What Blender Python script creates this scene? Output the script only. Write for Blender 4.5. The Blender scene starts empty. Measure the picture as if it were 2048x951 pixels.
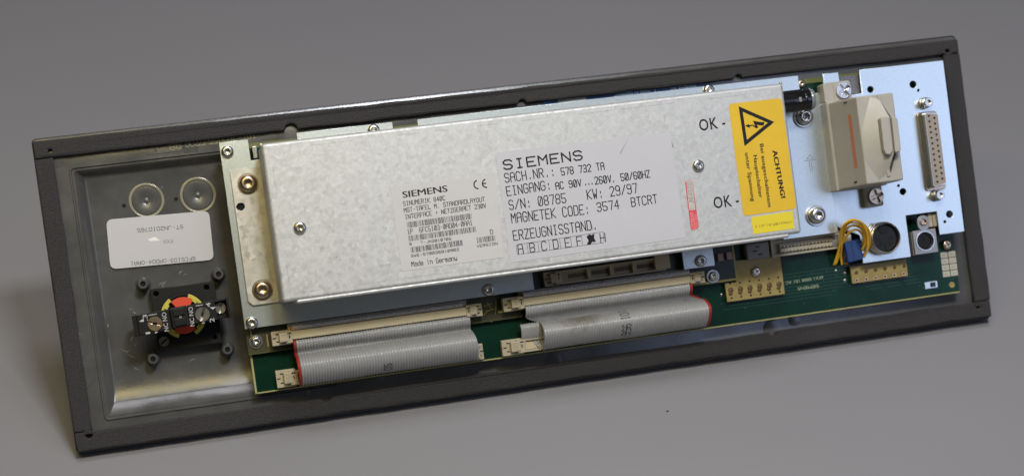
import bpy, bmesh, math, random
from mathutils import Matrix, Vector
random.seed(7)
sc = bpy.context.scene
COL = sc.collection
# ---------------------------------------------------------------- pose of the panel and the camera
# panel frame in millimetres: x along the long side, y along the short side, z out of the back
FPX, CXP, CYP = 3400.0, 1024.0, 675.0
RV = Vector((.02253, -.1954, -.13697)); TV = Vector((13.33, -52.87, 866.38))
PW, PH = 482.6, 153.1
TILT = math.radians(6.3)
ROT = Matrix.Rotation(RV.length, 3, RV.normalized())
BF = Matrix(((1, 0, 0), (0, -1, 0), (0, 0, -1)))
CR = BF @ ROT @ BF
CT = BF @ TV
# the long edge of the panel is level on the table: that gives the camera's downward pitch
ex = CR @ Vector((1, 0, 0))
pitch = math.atan2(-ex.y, ex.z) if ex.z > 0 else math.atan2(ex.y, -ex.z)
UPV = Vector((0, math.cos(pitch), math.sin(pitch)))
Rw = Matrix(((1, 0, 0), tuple(UPV.cross(Vector((1, 0, 0)))), tuple(UPV))).to_4x4()
Cm = CR.to_4x4(); Cm.translation = CT * .001
low = min((Rw @ Cm @ Vector((x * .001, -PH / 2000, z * .001))).z for x in (-PW / 2, PW / 2) for z in (0, -6.2))
mid = Rw @ Cm @ Vector((0, -PH / 2000, 0))
Rw = Matrix.Translation((-mid.x, -mid.y, -low)) @ Rw
root_rigid = Rw @ Cm
camd = bpy.data.cameras.new('camera'); cam = bpy.data.objects.new('camera', camd); COL.objects.link(cam)
cam.matrix_world = Rw
camd.sensor_width = 36; camd.lens = FPX / 2048 * 36; camd.shift_y = (CYP - 475.5) / 2048
camd.clip_start = .05; camd.clip_end = 30
camd.dof.use_dof = True; camd.dof.aperture_fstop = 7.1; camd.dof.focus_distance = .835
sc.camera = cam
w = bpy.data.worlds.new('World'); sc.world = w; w.use_nodes = True
w.node_tree.nodes['Background'].inputs[0].default_value = (.53, .51, .45, 1)
w.node_tree.nodes['Background'].inputs[1].default_value = .085
sc.view_settings.view_transform = 'Standard'; sc.view_settings.look = 'None'
sc.view_settings.exposure = 0; sc.view_settings.gamma = 1

def area(name, loc, target, sx, sy, power, col):
    """loc and target in metres in the panel's frame (x along, y up the panel, z out of it)"""
    d = bpy.data.lights.new(name, 'AREA'); d.shape = 'RECTANGLE'; d.size = sx; d.size_y = sy
    d.energy = power; d.color = col
    o = bpy.data.objects.new(name, d); COL.objects.link(o); o.location = root_rigid @ Vector(loc)
    o.rotation_euler = (root_rigid @ Vector(target) - o.location).to_track_quat('-Z', 'Y').to_euler()
    return o
area('ceiling_lamp', (.06, .54, .93), (0, -.02, 0), .20, .13, 7.2, (.89, .93, 1))
area('warm_tube', (-.36, .47, .93), (-.1, -.02, 0), .60, .15, 3.4, (1, .80, .30))
area('window_light', (.84, .06, 1.13), (.16, 0, 0), .56, .60, 2.4, (.54, .66, 1))
area('room_light', (.05, 1.45, .95), (0, .75, -.35), .8, .5, 12.0, (.94, .93, 1))  # added fill lamp, evens out the brightness of the table

# ---------------------------------------------------------------- helpers
def U(px, py, z=0.0):
    """ray through a photograph point met with the plane z (mm) of the panel"""
    d = Vector(((px - CXP) / FPX, (py - CYP) / FPX, 1))
    d = CR.transposed() @ (BF @ d); o = CR.transposed() @ (-CT)
    t = (z - o.z) / d.z
    p = o + d * t
    return Vector((p.x, p.y))
def rect(pts, z):
    q = [U(x, y, z) for x, y in pts]
    xs = sorted(p.x for p in q); ys = sorted(p.y for p in q)
    return (xs[0] + xs[1]) / 2, (xs[2] + xs[3]) / 2, (ys[0] + ys[1]) / 2, (ys[2] + ys[3]) / 2
def poly_local(pts, z, snap=True):
    q = [U(x, y, z) for x, y in pts]
    if snap:
        n = len(q)
        for i in range(n):
            a, b = q[i], q[(i + 1) % n]; d = b - a
            if abs(d.x) < .12 * abs(d.y): m = (a.x + b.x) / 2; a.x = b.x = m
            elif abs(d.y) < .12 * abs(d.x): m = (a.y + b.y) / 2; a.y = b.y = m
    return q

ROOT = bpy.data.objects.new('control_panel', None); COL.objects.link(ROOT)
ROOT.matrix_world = root_rigid @ Matrix.Scale(.001, 4)
ROOT['label'] = 'dark grey machine control panel lying face down, its wired back and metal cover showing'
ROOT['category'] = 'control panel'

def link(name, me, m=None, parent=ROOT, loc=None, rz=0, smooth=False, bev=0, seg=2, label=None):
    o = bpy.data.objects.new(name, me); COL.objects.link(o)
    if m is not None and not me.materials: me.materials.append(m)
    o.parent = parent
    if loc is not None: o.location = loc
    o.rotation_euler = (0, 0, rz)
    if smooth:
        for p in me.polygons: p.use_smooth = True
    if bev:
        b = o.modifiers.new('bevel', 'BEVEL'); b.width = bev; b.segments = seg; b.limit_method = 'ANGLE'; b.angle_limit = math.radians(40)
        b.harden_normals = False
    if label: o['label'] = label
    return o
def from_data(vs, fs):
    me = bpy.data.meshes.new('m'); me.from_pydata([tuple(v) for v in vs], [], fs); me.update(); return me
def box_me(x0, x1, y0, y1, z0, z1):
    v = [(x0, y0, z0), (x1, y0, z0), (x1, y1, z0), (x0, y1, z0), (x0, y0, z1), (x1, y0, z1), (x1, y1, z1), (x0, y1, z1)]
    return from_data(v, [(3, 2, 1, 0), (4, 5, 6, 7), (0, 1, 5, 4), (1, 2, 6, 5), (2, 3, 7, 6), (3, 0, 4, 7)])
class MB:
    def __init__(s): s.v = []; s.f = []
    def add(s, vs, fs):
        n = len(s.v); s.v += [tuple(v) for v in vs]; s.f += [tuple(i + n for i in f) for f in fs]
    def box(s, x0, x1, y0, y1, z0, z1):
        s.add([(x0, y0, z0), (x1, y0, z0), (x1, y1, z0), (x0, y1, z0), (x0, y0, z1), (x1, y0, z1), (x1, y1, z1), (x0, y1, z1)],
              [(3, 2, 1, 0), (4, 5, 6, 7), (0, 1, 5, 4), (1, 2, 6, 5), (2, 3, 7, 6), (3, 0, 4, 7)])
    def prism(s, pts, z0, z1):
        n = len(pts)
        s.add([(p[0], p[1], z0) for p in pts] + [(p[0], p[1], z1) for p in pts],
              [tuple(range(n))[::-1], tuple(range(n, 2 * n))] + [(i, (i + 1) % n, n + (i + 1) % n, n + i) for i in range(n)])
    def disc(s, x, y, r, z0, z1, n=16):
        s.prism([(x + r * math.cos(2 * math.pi * i / n), y + r * math.sin(2 * math.pi * i / n)) for i in range(n)], z0, z1)
    def quadz(s, pts, z): s.add([(p[0], p[1], z) for p in pts], [tuple(range(len(pts)))])
    def me(s):
        m = from_data(s.v, s.f)
        bm = bmesh.new(); bm.from_mesh(m); bmesh.ops.recalc_face_normals(bm, faces=bm.faces); bm.to_mesh(m); bm.free(); return m
def plate_me(outline, z0, z1, holes=(), bevel=0.0):
    cu = bpy.data.curves.new('c', 'CURVE'); cu.dimensions = '2D'; cu.fill_mode = 'BOTH'
    for ring in [outline] + list(holes):
        sp = cu.splines.new('POLY'); sp.points.add(len(ring) - 1)
        for i, p in enumerate(ring): sp.points[i].co = (p[0], p[1], 0, 1)
        sp.use_cyclic_u = True
    cu.extrude = (z1 - z0) / 2 - bevel; cu.bevel_depth = bevel; cu.bevel_resolution = 2 if bevel > .6 else 1
    cu.offset = -bevel
    o = bpy.data.objects.new('t', cu); COL.objects.link(o)
    dg = bpy.context.evaluated_depsgraph_get()
    me = bpy.data.meshes.new_from_object(o.evaluated_get(dg)); bpy.data.objects.remove(o); bpy.data.curves.remove(cu)
    me.transform(Matrix.Translation((0, 0, (z0 + z1) / 2)))
    me.materials.clear()
    return me
def circ(x, y, r, n=20, rag=0):
    return [(x + (r + random.uniform(-rag, rag)) * math.cos(2 * math.pi * i / n), y + (r + random.uniform(-rag, rag)) * math.sin(2 * math.pi * i / n)) for i in range(n)]
def round_rect(x0, x1, y0, y1, r, n=5):
    out = []
    for cx, cy, a in ((x1 - r, y1 - r, 0), (x0 + r, y1 - r, 90), (x0 + r, y0 + r, 180), (x1 - r, y0 + r, 270)):
        for i in range(n + 1):
            t = math.radians(a + 90 * i / n); out.append((cx + r * math.cos(t), cy + r * math.sin(t)))
    return out
def lathe_me(prof, n=28, rf=None, sharp=False, hollow=False):
    """prof: (r, z) rows, or (r, z, shape) where shape is a recess function of the angle"""
    vs, fs = [], []
    for row in prof:
        for i in range(n):
            a = 2 * math.pi * i / n
            r = row[0] * (row[2](a) if len(row) > 2 and row[2] else 1)
            vs.append((r * math.cos(a), r * math.sin(a), row[1]))
    for j in range(len(prof) - 1):
        for i in range(n):
            k = (i + 1) % n
            fs.append((j * n + i, j * n + k, (j + 1) * n + k, (j + 1) * n + i))
    if not hollow:
        vs.append((0, 0, prof[-1][1])); c = len(vs) - 1; j = len(prof) - 1
        fs += [(j * n + i, j * n + (i + 1) % n, c) for i in range(n)]
    me = from_data(vs, fs)
    bm = bmesh.new(); bm.from_mesh(me)
    bmesh.ops.recalc_face_normals(bm, faces=bm.faces)
    for e in bm.edges:
        if len(e.link_faces) == 2 and e.calc_face_angle(0) > math.radians(38): e.smooth = False
    for f in bm.faces: f.smooth = True
    bm.to_mesh(me); bm.free()
    return me
hexf = lambda a: math.cos(math.pi / 6) / math.cos((a % (math.pi / 3)) - math.pi / 6)
def crossf(a):
    b = abs(((a + math.pi / 4) % (math.pi / 2)) - math.pi / 4)
    return min(1.0, .26 / max(math.sin(b), 1e-3)) if b > .26 else 1.0
def slotf(a): return min(1.0, .20 / max(abs(math.sin(a)), 1e-3))
def head_me(r, h, rec, depth, shape, n=36, washer=0, wh=.5):
    p = []
    if washer: p += [(washer, 0), (washer, wh), (washer - .15, wh + .12), (r, wh + .12)]; z0 = wh + .12
    else: z0 = 0; p += [(r, 0)]
    r_in = rec * 1.1
    for q in (0, .3, .6, .85, 1):
        p.append((r_in + (r - r_in) * math.cos(q * math.pi / 2), z0 + h * (.3 + .7 * math.sin(q * math.pi / 2))))
    zt = z0 + h
    p += [(rec, zt - .03, shape), (rec * .93, zt - depth, shape), (rec * .3, zt - depth * 1.35, None)]
    return lathe_me(p, n)
def tube_me(path, r, n=8, cyc=False):
    vs, fs = [], []
    P = [Vector(p) for p in path]; up = Vector((.03, .02, 1))
    prev = None
    for i, p in enumerate(P):
        t = (P[min(i + 1, len(P) - 1)] - P[max(i - 1, 0)]).normalized()
        if prev is None: s = t.cross(up if abs(t.dot(up)) < .9 else Vector((1, 0, 0))).normalized()
        else: s = (prev - t * prev.dot(t)).normalized()
        prev = s; b = t.cross(s)
        for k in range(n):
            a = 2 * math.pi * k / n; vs.append(p + s * r * math.cos(a) + b * r * math.sin(a))
    for i in range(len(P) - 1):
        for k in range(n):
            l = (k + 1) % n; fs.append((i * n + k, i * n + l, (i + 1) * n + l, (i + 1) * n + k))
    fs += [tuple(range(n))[::-1], tuple(range((len(P) - 1) * n, len(P) * n))]
    m = from_data(vs, fs)
    for p in m.polygons: p.use_smooth = True
    return m
def spline(pts, k=6):
    P = [Vector(p) for p in pts]; P = [P[0] * 2 - P[1]] + P + [P[-1] * 2 - P[-2]]
    out = []
    for i in range(1, len(P) - 2):
        for j in range(k):
            t = j / k; a, b, c, d = P[i - 1:i + 3]
            out.append(.5 * ((2 * b) + (c - a) * t + (2 * a - 5 * b + 4 * c - d) * t * t + (3 * b - a - 3 * c + d) * t ** 3))
    out.append(P[-2]); return out

# ---------------------------------------------------------------- materials
def mat(name, col, rough=.5, metal=0, bump=0, bscale=1.0, var=0, vscale=.2, rvar=0, spec=.5, coat=0, col2=None, detail=4, dist=.05):
    m = bpy.data.materials.new(name); m.use_nodes = True; nt = m.node_tree; N = nt.nodes; L = nt.links
    b = N['Principled BSDF']; b.inputs['Base Color'].default_value = (*col, 1); b.inputs['Roughness'].default_value = rough
    b.inputs['Metallic'].default_value = metal; b.inputs['Specular IOR Level'].default_value = spec
    if coat: b.inputs['Coat Weight'].default_value = coat; b.inputs['Coat Roughness'].default_value = .15
    tc = N.new('ShaderNodeTexCoord')
    if var or rvar or col2:
        n = N.new('ShaderNodeTexNoise'); n.inputs['Scale'].default_value = vscale; n.inputs['Detail'].default_value = detail; n.inputs['Roughness'].default_value = .6
        L.new(tc.outputs['Object'], n.inputs['Vector'])
        if var or col2:
            mr = N.new('ShaderNodeMapRange'); mr.inputs[1].default_value = .3; mr.inputs[2].default_value = .7
            L.new(n.outputs['Fac'], mr.inputs[0])
            mx = N.new('ShaderNodeMix'); mx.data_type = 'RGBA'
            c2 = col2 if col2 else tuple(min(1, c * (1 + var)) for c in col)
            c1 = col if col2 else tuple(c * (1 - var) for c in col)
            mx.inputs[6].default_value = (*c1, 1); mx.inputs[7].default_value = (*c2, 1)
            L.new(mr.outputs[0], mx.inputs[0]); L.new(mx.outputs[2], b.inputs['Base Color'])
        if rvar:
            m2 = N.new('ShaderNodeMapRange'); m2.inputs[1].default_value = .3; m2.inputs[2].default_value = .7
            m2.inputs[3].default_value = rough - rvar; m2.inputs[4].default_value = rough + rvar
            L.new(n.outputs['Fac'], m2.inputs[0]); L.new(m2.outputs[0], b.inputs['Roughness'])
    if bump:
        n = N.new('ShaderNodeTexNoise'); n.inputs['Scale'].default_value = bscale; n.inputs['Detail'].default_value = 3
        L.new(tc.outputs['Object'], n.inputs['Vector'])
        bp = N.new('ShaderNodeBump'); bp.inputs['Strength'].default_value = bump; bp.inputs['Distance'].default_value = dist
        L.new(n.outputs['Fac'], bp.inputs['Height']); L.new(bp.outputs[0], b.inputs['Normal'])
    return m
def galv(name, c1, c2, scale, rough, metal=.85, bump=.12):
    """spangled zinc: crystal cells of their own tone, gloss and slope"""
    m = bpy.data.materials.new(name); m.use_nodes = True; nt = m.node_tree; N = nt.nodes; L = nt.links
    b = N['Principled BSDF']; b.inputs['Metallic'].default_value = metal
    tc = N.new('ShaderNodeTexCoord'); wn = N.new('ShaderNodeTexNoise'); wn.inputs['Scale'].default_value = scale * 1.6; wn.inputs['Detail'].default_value = 3
    L.new(tc.outputs['Object'], wn.inputs['Vector'])
    wv = N.new('ShaderNodeVectorMath'); wv.operation = 'MULTIPLY_ADD'; wv.inputs[1].default_value = (1.7 , 1.7, 1.7)
    L.new(wn.outputs['Color'], wv.inputs[0]); L.new(tc.outputs['Object'], wv.inputs[2])
    cols = []
    for s in (scale, scale * 2.3):
        v = N.new('ShaderNodeTexVoronoi'); v.inputs['Scale'].default_value = s; L.new(wv.outputs[0], v.inputs['Vector']); cols.append(v)
    sp = N.new('ShaderNodeSeparateColor'); L.new(cols[0].outputs['Color'], sp.inputs[0])
    sp2 = N.new('ShaderNodeSeparateColor'); L.new(cols[1].outputs['Color'], sp2.inputs[0])
    av = N.new('ShaderNodeMath'); av.operation = 'MULTIPLY_ADD'; av.inputs[1].default_value = .45; L.new(sp2.outputs[0], av.inputs[0])
    a2 = N.new('ShaderNodeMath'); a2.operation = 'MULTIPLY'; a2.inputs[1].default_value = .55; L.new(sp.outputs[0], a2.inputs[0]); L.new(a2.outputs[0], av.inputs[2])
    mx = N.new('ShaderNodeMix'); mx.data_type = 'RGBA'; mx.inputs[6].default_value = (*c1, 1); mx.inputs[7].default_value = (*c2, 1)
    L.new(av.outputs[0], mx.inputs[0]); L.new(mx.outputs[2], b.inputs['Base Color'])
    mr = N.new('ShaderNodeMapRange'); mr.inputs[3].default_value = rough - .08; mr.inputs[4].default_value = rough + .08
    L.new(sp.outputs[1], mr.inputs[0]); L.new(mr.outputs[0], b.inputs['Roughness'])
    # each crystal leans its own way
    vs = N.new('ShaderNodeVectorMath'); vs.operation = 'SUBTRACT'; vs.inputs[1].default_value = (.5, .5, .5); L.new(cols[0].outputs['Color'], vs.inputs[0])
    vm = N.new('ShaderNodeVectorMath'); vm.operation = 'SCALE'; vm.inputs['Scale'].default_value = bump; L.new(vs.outputs[0], vm.inputs[0])
    ge = N.new('ShaderNodeNewGeometry'); va = N.new('ShaderNodeVectorMath'); L.new(ge.outputs['Normal'], va.inputs[0]); L.new(vm.outputs[0], va.inputs[1])
    nn = N.new('ShaderNodeVectorMath'); nn.operation = 'NORMALIZE'; L.new(va.outputs[0], nn.inputs[0])
    L.new(nn.outputs[0], b.inputs['Normal'])
    return m
M = dict(
    plastic=mat('grey_moulded_plastic', (.078, .077, .074), .23, bump=.010, bscale=.5, var=.14, vscale=.06, rvar=.06),
    foam=mat('charcoal_foam', (.066, .062, .063), .9, bump=.6, bscale=2.6, var=.42, vscale=1.8, spec=.3, dist=.25, detail=9),
    bezel=mat('black_bezel', (.035, .034, .036), .26, bump=.04, bscale=1.2),
    galv=galv('spangled_zinc', (.435, .435, .43), (.56, .56, .545), .52, .53, .45, .045),
    galv2=galv('spangled_zinc_ear', (.44, .42, .37), (.53, .51, .45), .36, .46, .6, .06),
    zinc=mat('chromated_zinc_sheet', (.53, .58, .57), .30, metal=.86, bump=.015, bscale=3.0, col2=(.66, .71, .70), vscale=1.6, rvar=.02, detail=6, dist=.02),
    steel=mat('plated_steel', (.52, .50, .46), .26, metal=1, var=.15, vscale=1.2),
    brass=mat('yellow_chromate_steel', (.50, .40, .25), .30, metal=1, var=.3, vscale=.8, col2=(.36, .27, .22)),
    darksteel=mat('dull_screw_steel', (.30, .29, .24), .3, metal=1, var=.2, vscale=1),
    pcb=mat('green_solder_mask', (.0015, .023, .012), .3, spec=.2, var=.25, vscale=.08, bump=.015, bscale=.5),
    pcbedge=mat('laminate_edge', (.33, .30, .11), .6),
    darkpcb=mat('dark_board', (.006, .02, .012), .4),
    tan=mat('bare_laminate', (.30, .23, .07), .5, var=.14, vscale=.3),
    tanspot=mat('flux_stain', (.10, .055, .012), .5),
    pad=mat('tinned_copper', (.62, .42, .25), .35, metal=.8),
    beige=mat('beige_nylon', (.42, .365, .25), .45, var=.06, vscale=.3),
    ivory=mat('ivory_plastic', (.375, .352, .30), .42, var=.05, vscale=.12, bump=.05, bscale=2),
    greyp=mat('warm_grey_plastic', (.21, .20, .185), .5),
    ribbon=mat('grey_cable_vinyl', (.33, .33, .335), .25, var=.06, vscale=.2, spec=.6),
    red=mat('red_vinyl', (.36, .03, .018), .5, spec=.25),
    redact=mat('red_actuator', (.62, .055, .015), .45),
    black=mat('black_plastic', (.010, .010, .010), .42, spec=.22),
    blackgloss=mat('black_gloss', (.008, .008, .009), .18),
    hole=mat('unlit_hole', (.004, .004, .004), .9),
    yellowp=mat('yellow_green_plastic', (.48, .42, .06), .4),
    wire=mat('yellow_wire', (.68, .38, .02), .38),
    blue=mat('blue_plastic', (.005, .03, .13), .28, var=.3, vscale=.25),
    label=mat('label_paper', (.52, .505, .505), .48, var=.02, vscale=.1),
    label2=mat('label_foil', (.495, .49, .515), .42, var=.015, vscale=.06),
    sticker=mat('white_sticker', (.50, .49, .505), .4),
    warn=mat('warning_yellow', (.66, .42, .01), .42, var=.04, vscale=.06),
    warn2=mat('lemon_yellow', (.70, .56, .015), .45),
    ink=mat('black_ink', (.012, .012, .014), .6, spec=.2),
    inkgrey=mat('grey_ink', (.22, .21, .22), .6),
    inkyel=mat('faded_ink', (.22, .15, .02), .6),
    white=mat('white_ink', (.46, .46, .46), .55),
    silk=mat('silkscreen_ink', (.30, .34, .22), .6),
    redlab=mat('red_label', (.62, .06, .075), .45),
    pinkink=mat('pink_ink', (.75, .38, .36), .5),
    redink=mat('orange_print', (.50, .17, .09), .5),
    bluelab=mat('blue_label', (.02, .075, .24), .35),
    bluep=mat('pale_print', (.42, .50, .62), .5),
    pink=mat('ceramic_pink', (.34, .22, .20), .5),
    score=mat('scribed_line', (.20, .20, .19), .6, metal=.5),
    surface=mat('grey_backdrop', (.228, .223, .234), .6, var=.035, vscale=3, spec=.3),
)
# soft brown scorch on the second cable
def stain(m, c, rad, col):
    nt = m.node_tree; N = nt.nodes; L = nt.links; b = N['Principled BSDF']; src = b.inputs['Base Color'].links[0].from_socket
    tc = N.new('ShaderNodeTexCoord'); mp = N.new('ShaderNodeVectorMath'); mp.operation = 'SUBTRACT'; mp.inputs[1].default_value = c
    L.new(tc.outputs['Object'], mp.inputs[0]); dv = N.new('ShaderNodeVectorMath'); dv.operation = 'DIVIDE'; dv.inputs[1].default_value = rad; L.new(mp.outputs[0], dv.inputs[0])
    ns = N.new('ShaderNodeTexNoise'); ns.inputs['Scale'].default_value = .35; L.new(tc.outputs['Object'], ns.inputs['Vector'])
    ln = N.new('ShaderNodeVectorMath'); ln.operation = 'LENGTH'; L.new(dv.outputs[0], ln.inputs[0])
    ad = N.new('ShaderNodeMath'); ad.operation = 'ADD'; L.new(ln.outputs['Value'], ad.inputs[0]); L.new(ns.outputs['Fac'], ad.inputs[1])
    mr = N.new('ShaderNodeMapRange'); mr.inputs[1].default_value = .55; mr.inputs[2].default_value = 1.5; mr.inputs[3].default_value = .8; mr.inputs[4].default_value = 0
    L.new(ad.outputs[0], mr.inputs[0]); mx = N.new('ShaderNodeMix'); mx.data_type = 'RGBA'; mx.inputs[7].default_value = (*col, 1)
    L.new(mr.outputs[0], mx.inputs[0]); L.new(src, mx.inputs[6]); L.new(mx.outputs[2], b.inputs['Base Color'])

# ---------------------------------------------------------------- lettering
G = {'A': "000516364540 0343", 'B': "00063645443303 3342413000", 'C': "4536160501103041", 'D': "00063645413000", 'E': "40000646 0333",
     'F': "000646 0333", 'G': "45361605011030414323", 'H': "0006 4046 0343", 'I': "1030 1636 2026", 'J': "0110304146", 'K': "0006 460340",
     'L': "060040", 'M': "0006234640", 'N': "00064046", 'O': "160501103041453616", 'P': "00063645443303", 'R': "00063645443303 2340",
     'S': "453616050413334241301001", 'T': "0646 2620", 'U': "060110304146", 'V': "062046", 'W': "0610233046", 'X': "0046 0640",
     'Y': "0623 462320", 'Z': "06460040", '0': "160501103041453616 1135", '1': "152620 1030", '2': "05163645440040",
     '3': "0516364544334241301001 1333", '4': "30360242", '5': "460603334241301001", '6': "4536160501103041423303", '7': "064620",
     '8': "163645443313040516 133342413010010213", '9': "011030414536160504133344", ':': "2021 2324", '.': "2021", ',': "2110",
     '-': "1333", '/': "0046", '+': "1333 2224", 'a': "143443401001021343", 'd': "46401001031444", 'e': "02424334140301103041",
     'i': "2024 2526", 'n': "0004 0314344340", 'r': "0004 03143443", 'm': "0004142320 23344340", 'y': "0402113142 4441301000",
     '|': "2026", '=': "0242 0444"}
def strokes(text, plain0=False):
    out = []
    for i, ch in enumerate(text):
        g = G.get(ch, '')
        if plain0 and ch == '0': g = G['O']
        for pl in g.split():
            pts = [(int(pl[k]) + i * 5.7, int(pl[k + 1])) for k in range(0, len(pl), 2)]
            out += list(zip(pts, pts[1:]))
    return out, (len(text) - 1) * 5.7 + 4
def stroke_mb(text, O, d, W, H, sw, fn, plain0=False, sub=1, mb=None):
    """fn maps panel (x, y, lift) to a point"""
    segs, tw = strokes(text, plain0); up = Vector((-d.y, d.x)); mb = mb or MB()
    for k, (a, b) in enumerate(segs):
        A = O + d * (a[0] / tw * W) + up * (a[1] / 6 * H); B = O + d * (b[0] / tw * W) + up * (b[1] / 6 * H)
        t = B - A
        if t.length < 1e-6: continue
        t.normalize(); A = A - t * sw * .42; B = B + t * sw * .42; n = Vector((-t.y, t.x)) * sw / 2
        lift = .002 * (k % 7)
        for j in range(sub):
            P = A.lerp(B, j / sub); Q = A.lerp(B, (j + 1) / sub)
            mb.add([fn(P.x - n.x, P.y - n.y, lift), fn(Q.x - n.x, Q.y - n.y, lift), fn(Q.x + n.x, Q.y + n.y, lift), fn(P.x + n.x, P.y + n.y, lift)], [(0, 1, 2, 3)])
    return mb
def ptext(text, p0, p1, hpx, z, m, parent, sw=None, plain0=False, name='lettering'):
    A, B = U(*p0, z), U(*p1, z); d = B - A; W = d.length; d.normalize(); H = hpx / 3.93
    mb = stroke_mb(text, A, d, W, H, (sw or .13 * H), lambda x, y, l: (x, y, z + l), plain0)
    return link(name, from_data(mb.v, mb.f), m, parent)
def ftext(text, p0, p1, hpx, z, m, parent, bold=0.0, name='lettering', ext=0, fat=0):
    """filled lettering in Blender's own typeface"""
    cu = bpy.data.curves.new('c', 'FONT'); cu.body = text; cu.size = 10; cu.offset = bold; cu.extrude = 0; cu.resolution_u = 3
    if bold: cu.space_character = 1.08
    o = bpy.data.objects.new('t', cu); COL.objects.link(o); dg = bpy.context.evaluated_depsgraph_get(); dg.update()
    me = bpy.data.meshes.new_from_object(o.evaluated_get(dg)); bpy.data.objects.remove(o); bpy.data.curves.remove(cu)
    me.materials.clear()
    xs = [v.co.x for v in me.vertices]; x0, x1 = min(xs), max(xs)
    A, B = U(*p0, z), U(*p1, z); d = B - A; W = d.length; d.normalize(); up = Vector((-d.y, d.x)); H = hpx / 3.93
    for v in me.vertices:
        p = A + d * ((v.co.x - x0) / (x1 - x0) * W) + up * (v.co.y / 7.29 * H); v.co = (p.x, p.y, z)
    if fat:
        mb = MB()
        for k_, f_ in enumerate((-.5, 0, .5)):
            mb.add([(v.co.x + d.x * f_ * fat, v.co.y + d.y * f_ * fat, z + k_ * .004) for v in me.vertices], [tuple(p_.vertices) for p_ in me.polygons])
        me = from_data(mb.v, mb.f)
    return link(name, me, m, parent)
def decal(name, pts, z, m, parent, r=0, th=.12, snap=True, label=None):
    q = poly_local(pts, z, snap)
    if r:
        xs = [p.x for p in q]; ys = [p.y for p in q]
        # rounded outline that keeps the slight slant of a hand-placed label
        out = []
        n = len(q)
        for i in range(n):
            a, b, c = q[i - 1], q[i], q[(i + 1) % n]
            u, v = (a - b).normalized(), (c - b).normalized()
            for k in range(6):
                t = k / 5; P0 = b + u * r; P2 = b + v * r
                out.append((1 - t) ** 2 * P0 + 2 * t * (1 - t) * b + t * t * P2)
        q = out
    mb = MB(); mb.prism(q, z - th, z)
    return link(name, mb.me(), m, parent, label=label)

# ---------------------------------------------------------------- surface it lies on
vs = []
prof = [(-2.0, 0)] + [(-2.0 + 3.2 * i / 16, 0) for i in range(1, 17)] + [(1.2 + .6 * math.sin(a * math.pi / 20), .6 - .6 * math.cos(a * math.pi / 20)) for a in range(1, 11)] + [(1.8, 2.6)]
for y, z in prof:
    for x in (-2.6, 2.6): vs.append((x, y, z))
fs = [(2 * i, 2 * i + 1, 2 * i + 3, 2 * i + 2) for i in range(len(prof) - 1)]
me = from_data(vs, fs); srf = bpy.data.objects.new('table_surface', me); COL.objects.link(srf); me.materials.append(M['surface']); srf['kind'] = 'structure'
for p in me.polygons: p.use_smooth = True
# the surface material is in metres
M['surface'].node_tree.nodes['Noise Texture'].inputs['Scale'].default_value = 2.0

# crumb on the surface: where the ray through it meets the floor
def floor_pt(px, py):
    d = Vector(((px - CXP) / FPX, -(py - CYP) / FPX, -1)); R = cam.matrix_world.to_3x3(); o = cam.matrix_world.translation
    d = R @ d; return o + d * (-o.z / d.z)
bm = bmesh.new(); bmesh.ops.create_icosphere(bm, subdivisions=2, radius=.0006)
for v in bm.verts: v.co *= random.uniform(.7, 1.2); v.co.z *= .6
me = bpy.data.meshes.new('m'); bm.to_mesh(me); bm.free(); me.materials.append(mat('crumb_brown', (.05, .035, .03), .8))
cr = bpy.data.objects.new('crumb', me); COL.objects.link(cr); cr.location = floor_pt(1335, 822) + Vector((0, 0, .0004))
cr['label'] = 'tiny dark crumb lying alone on the grey surface'; cr['category'] = 'crumb'

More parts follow.
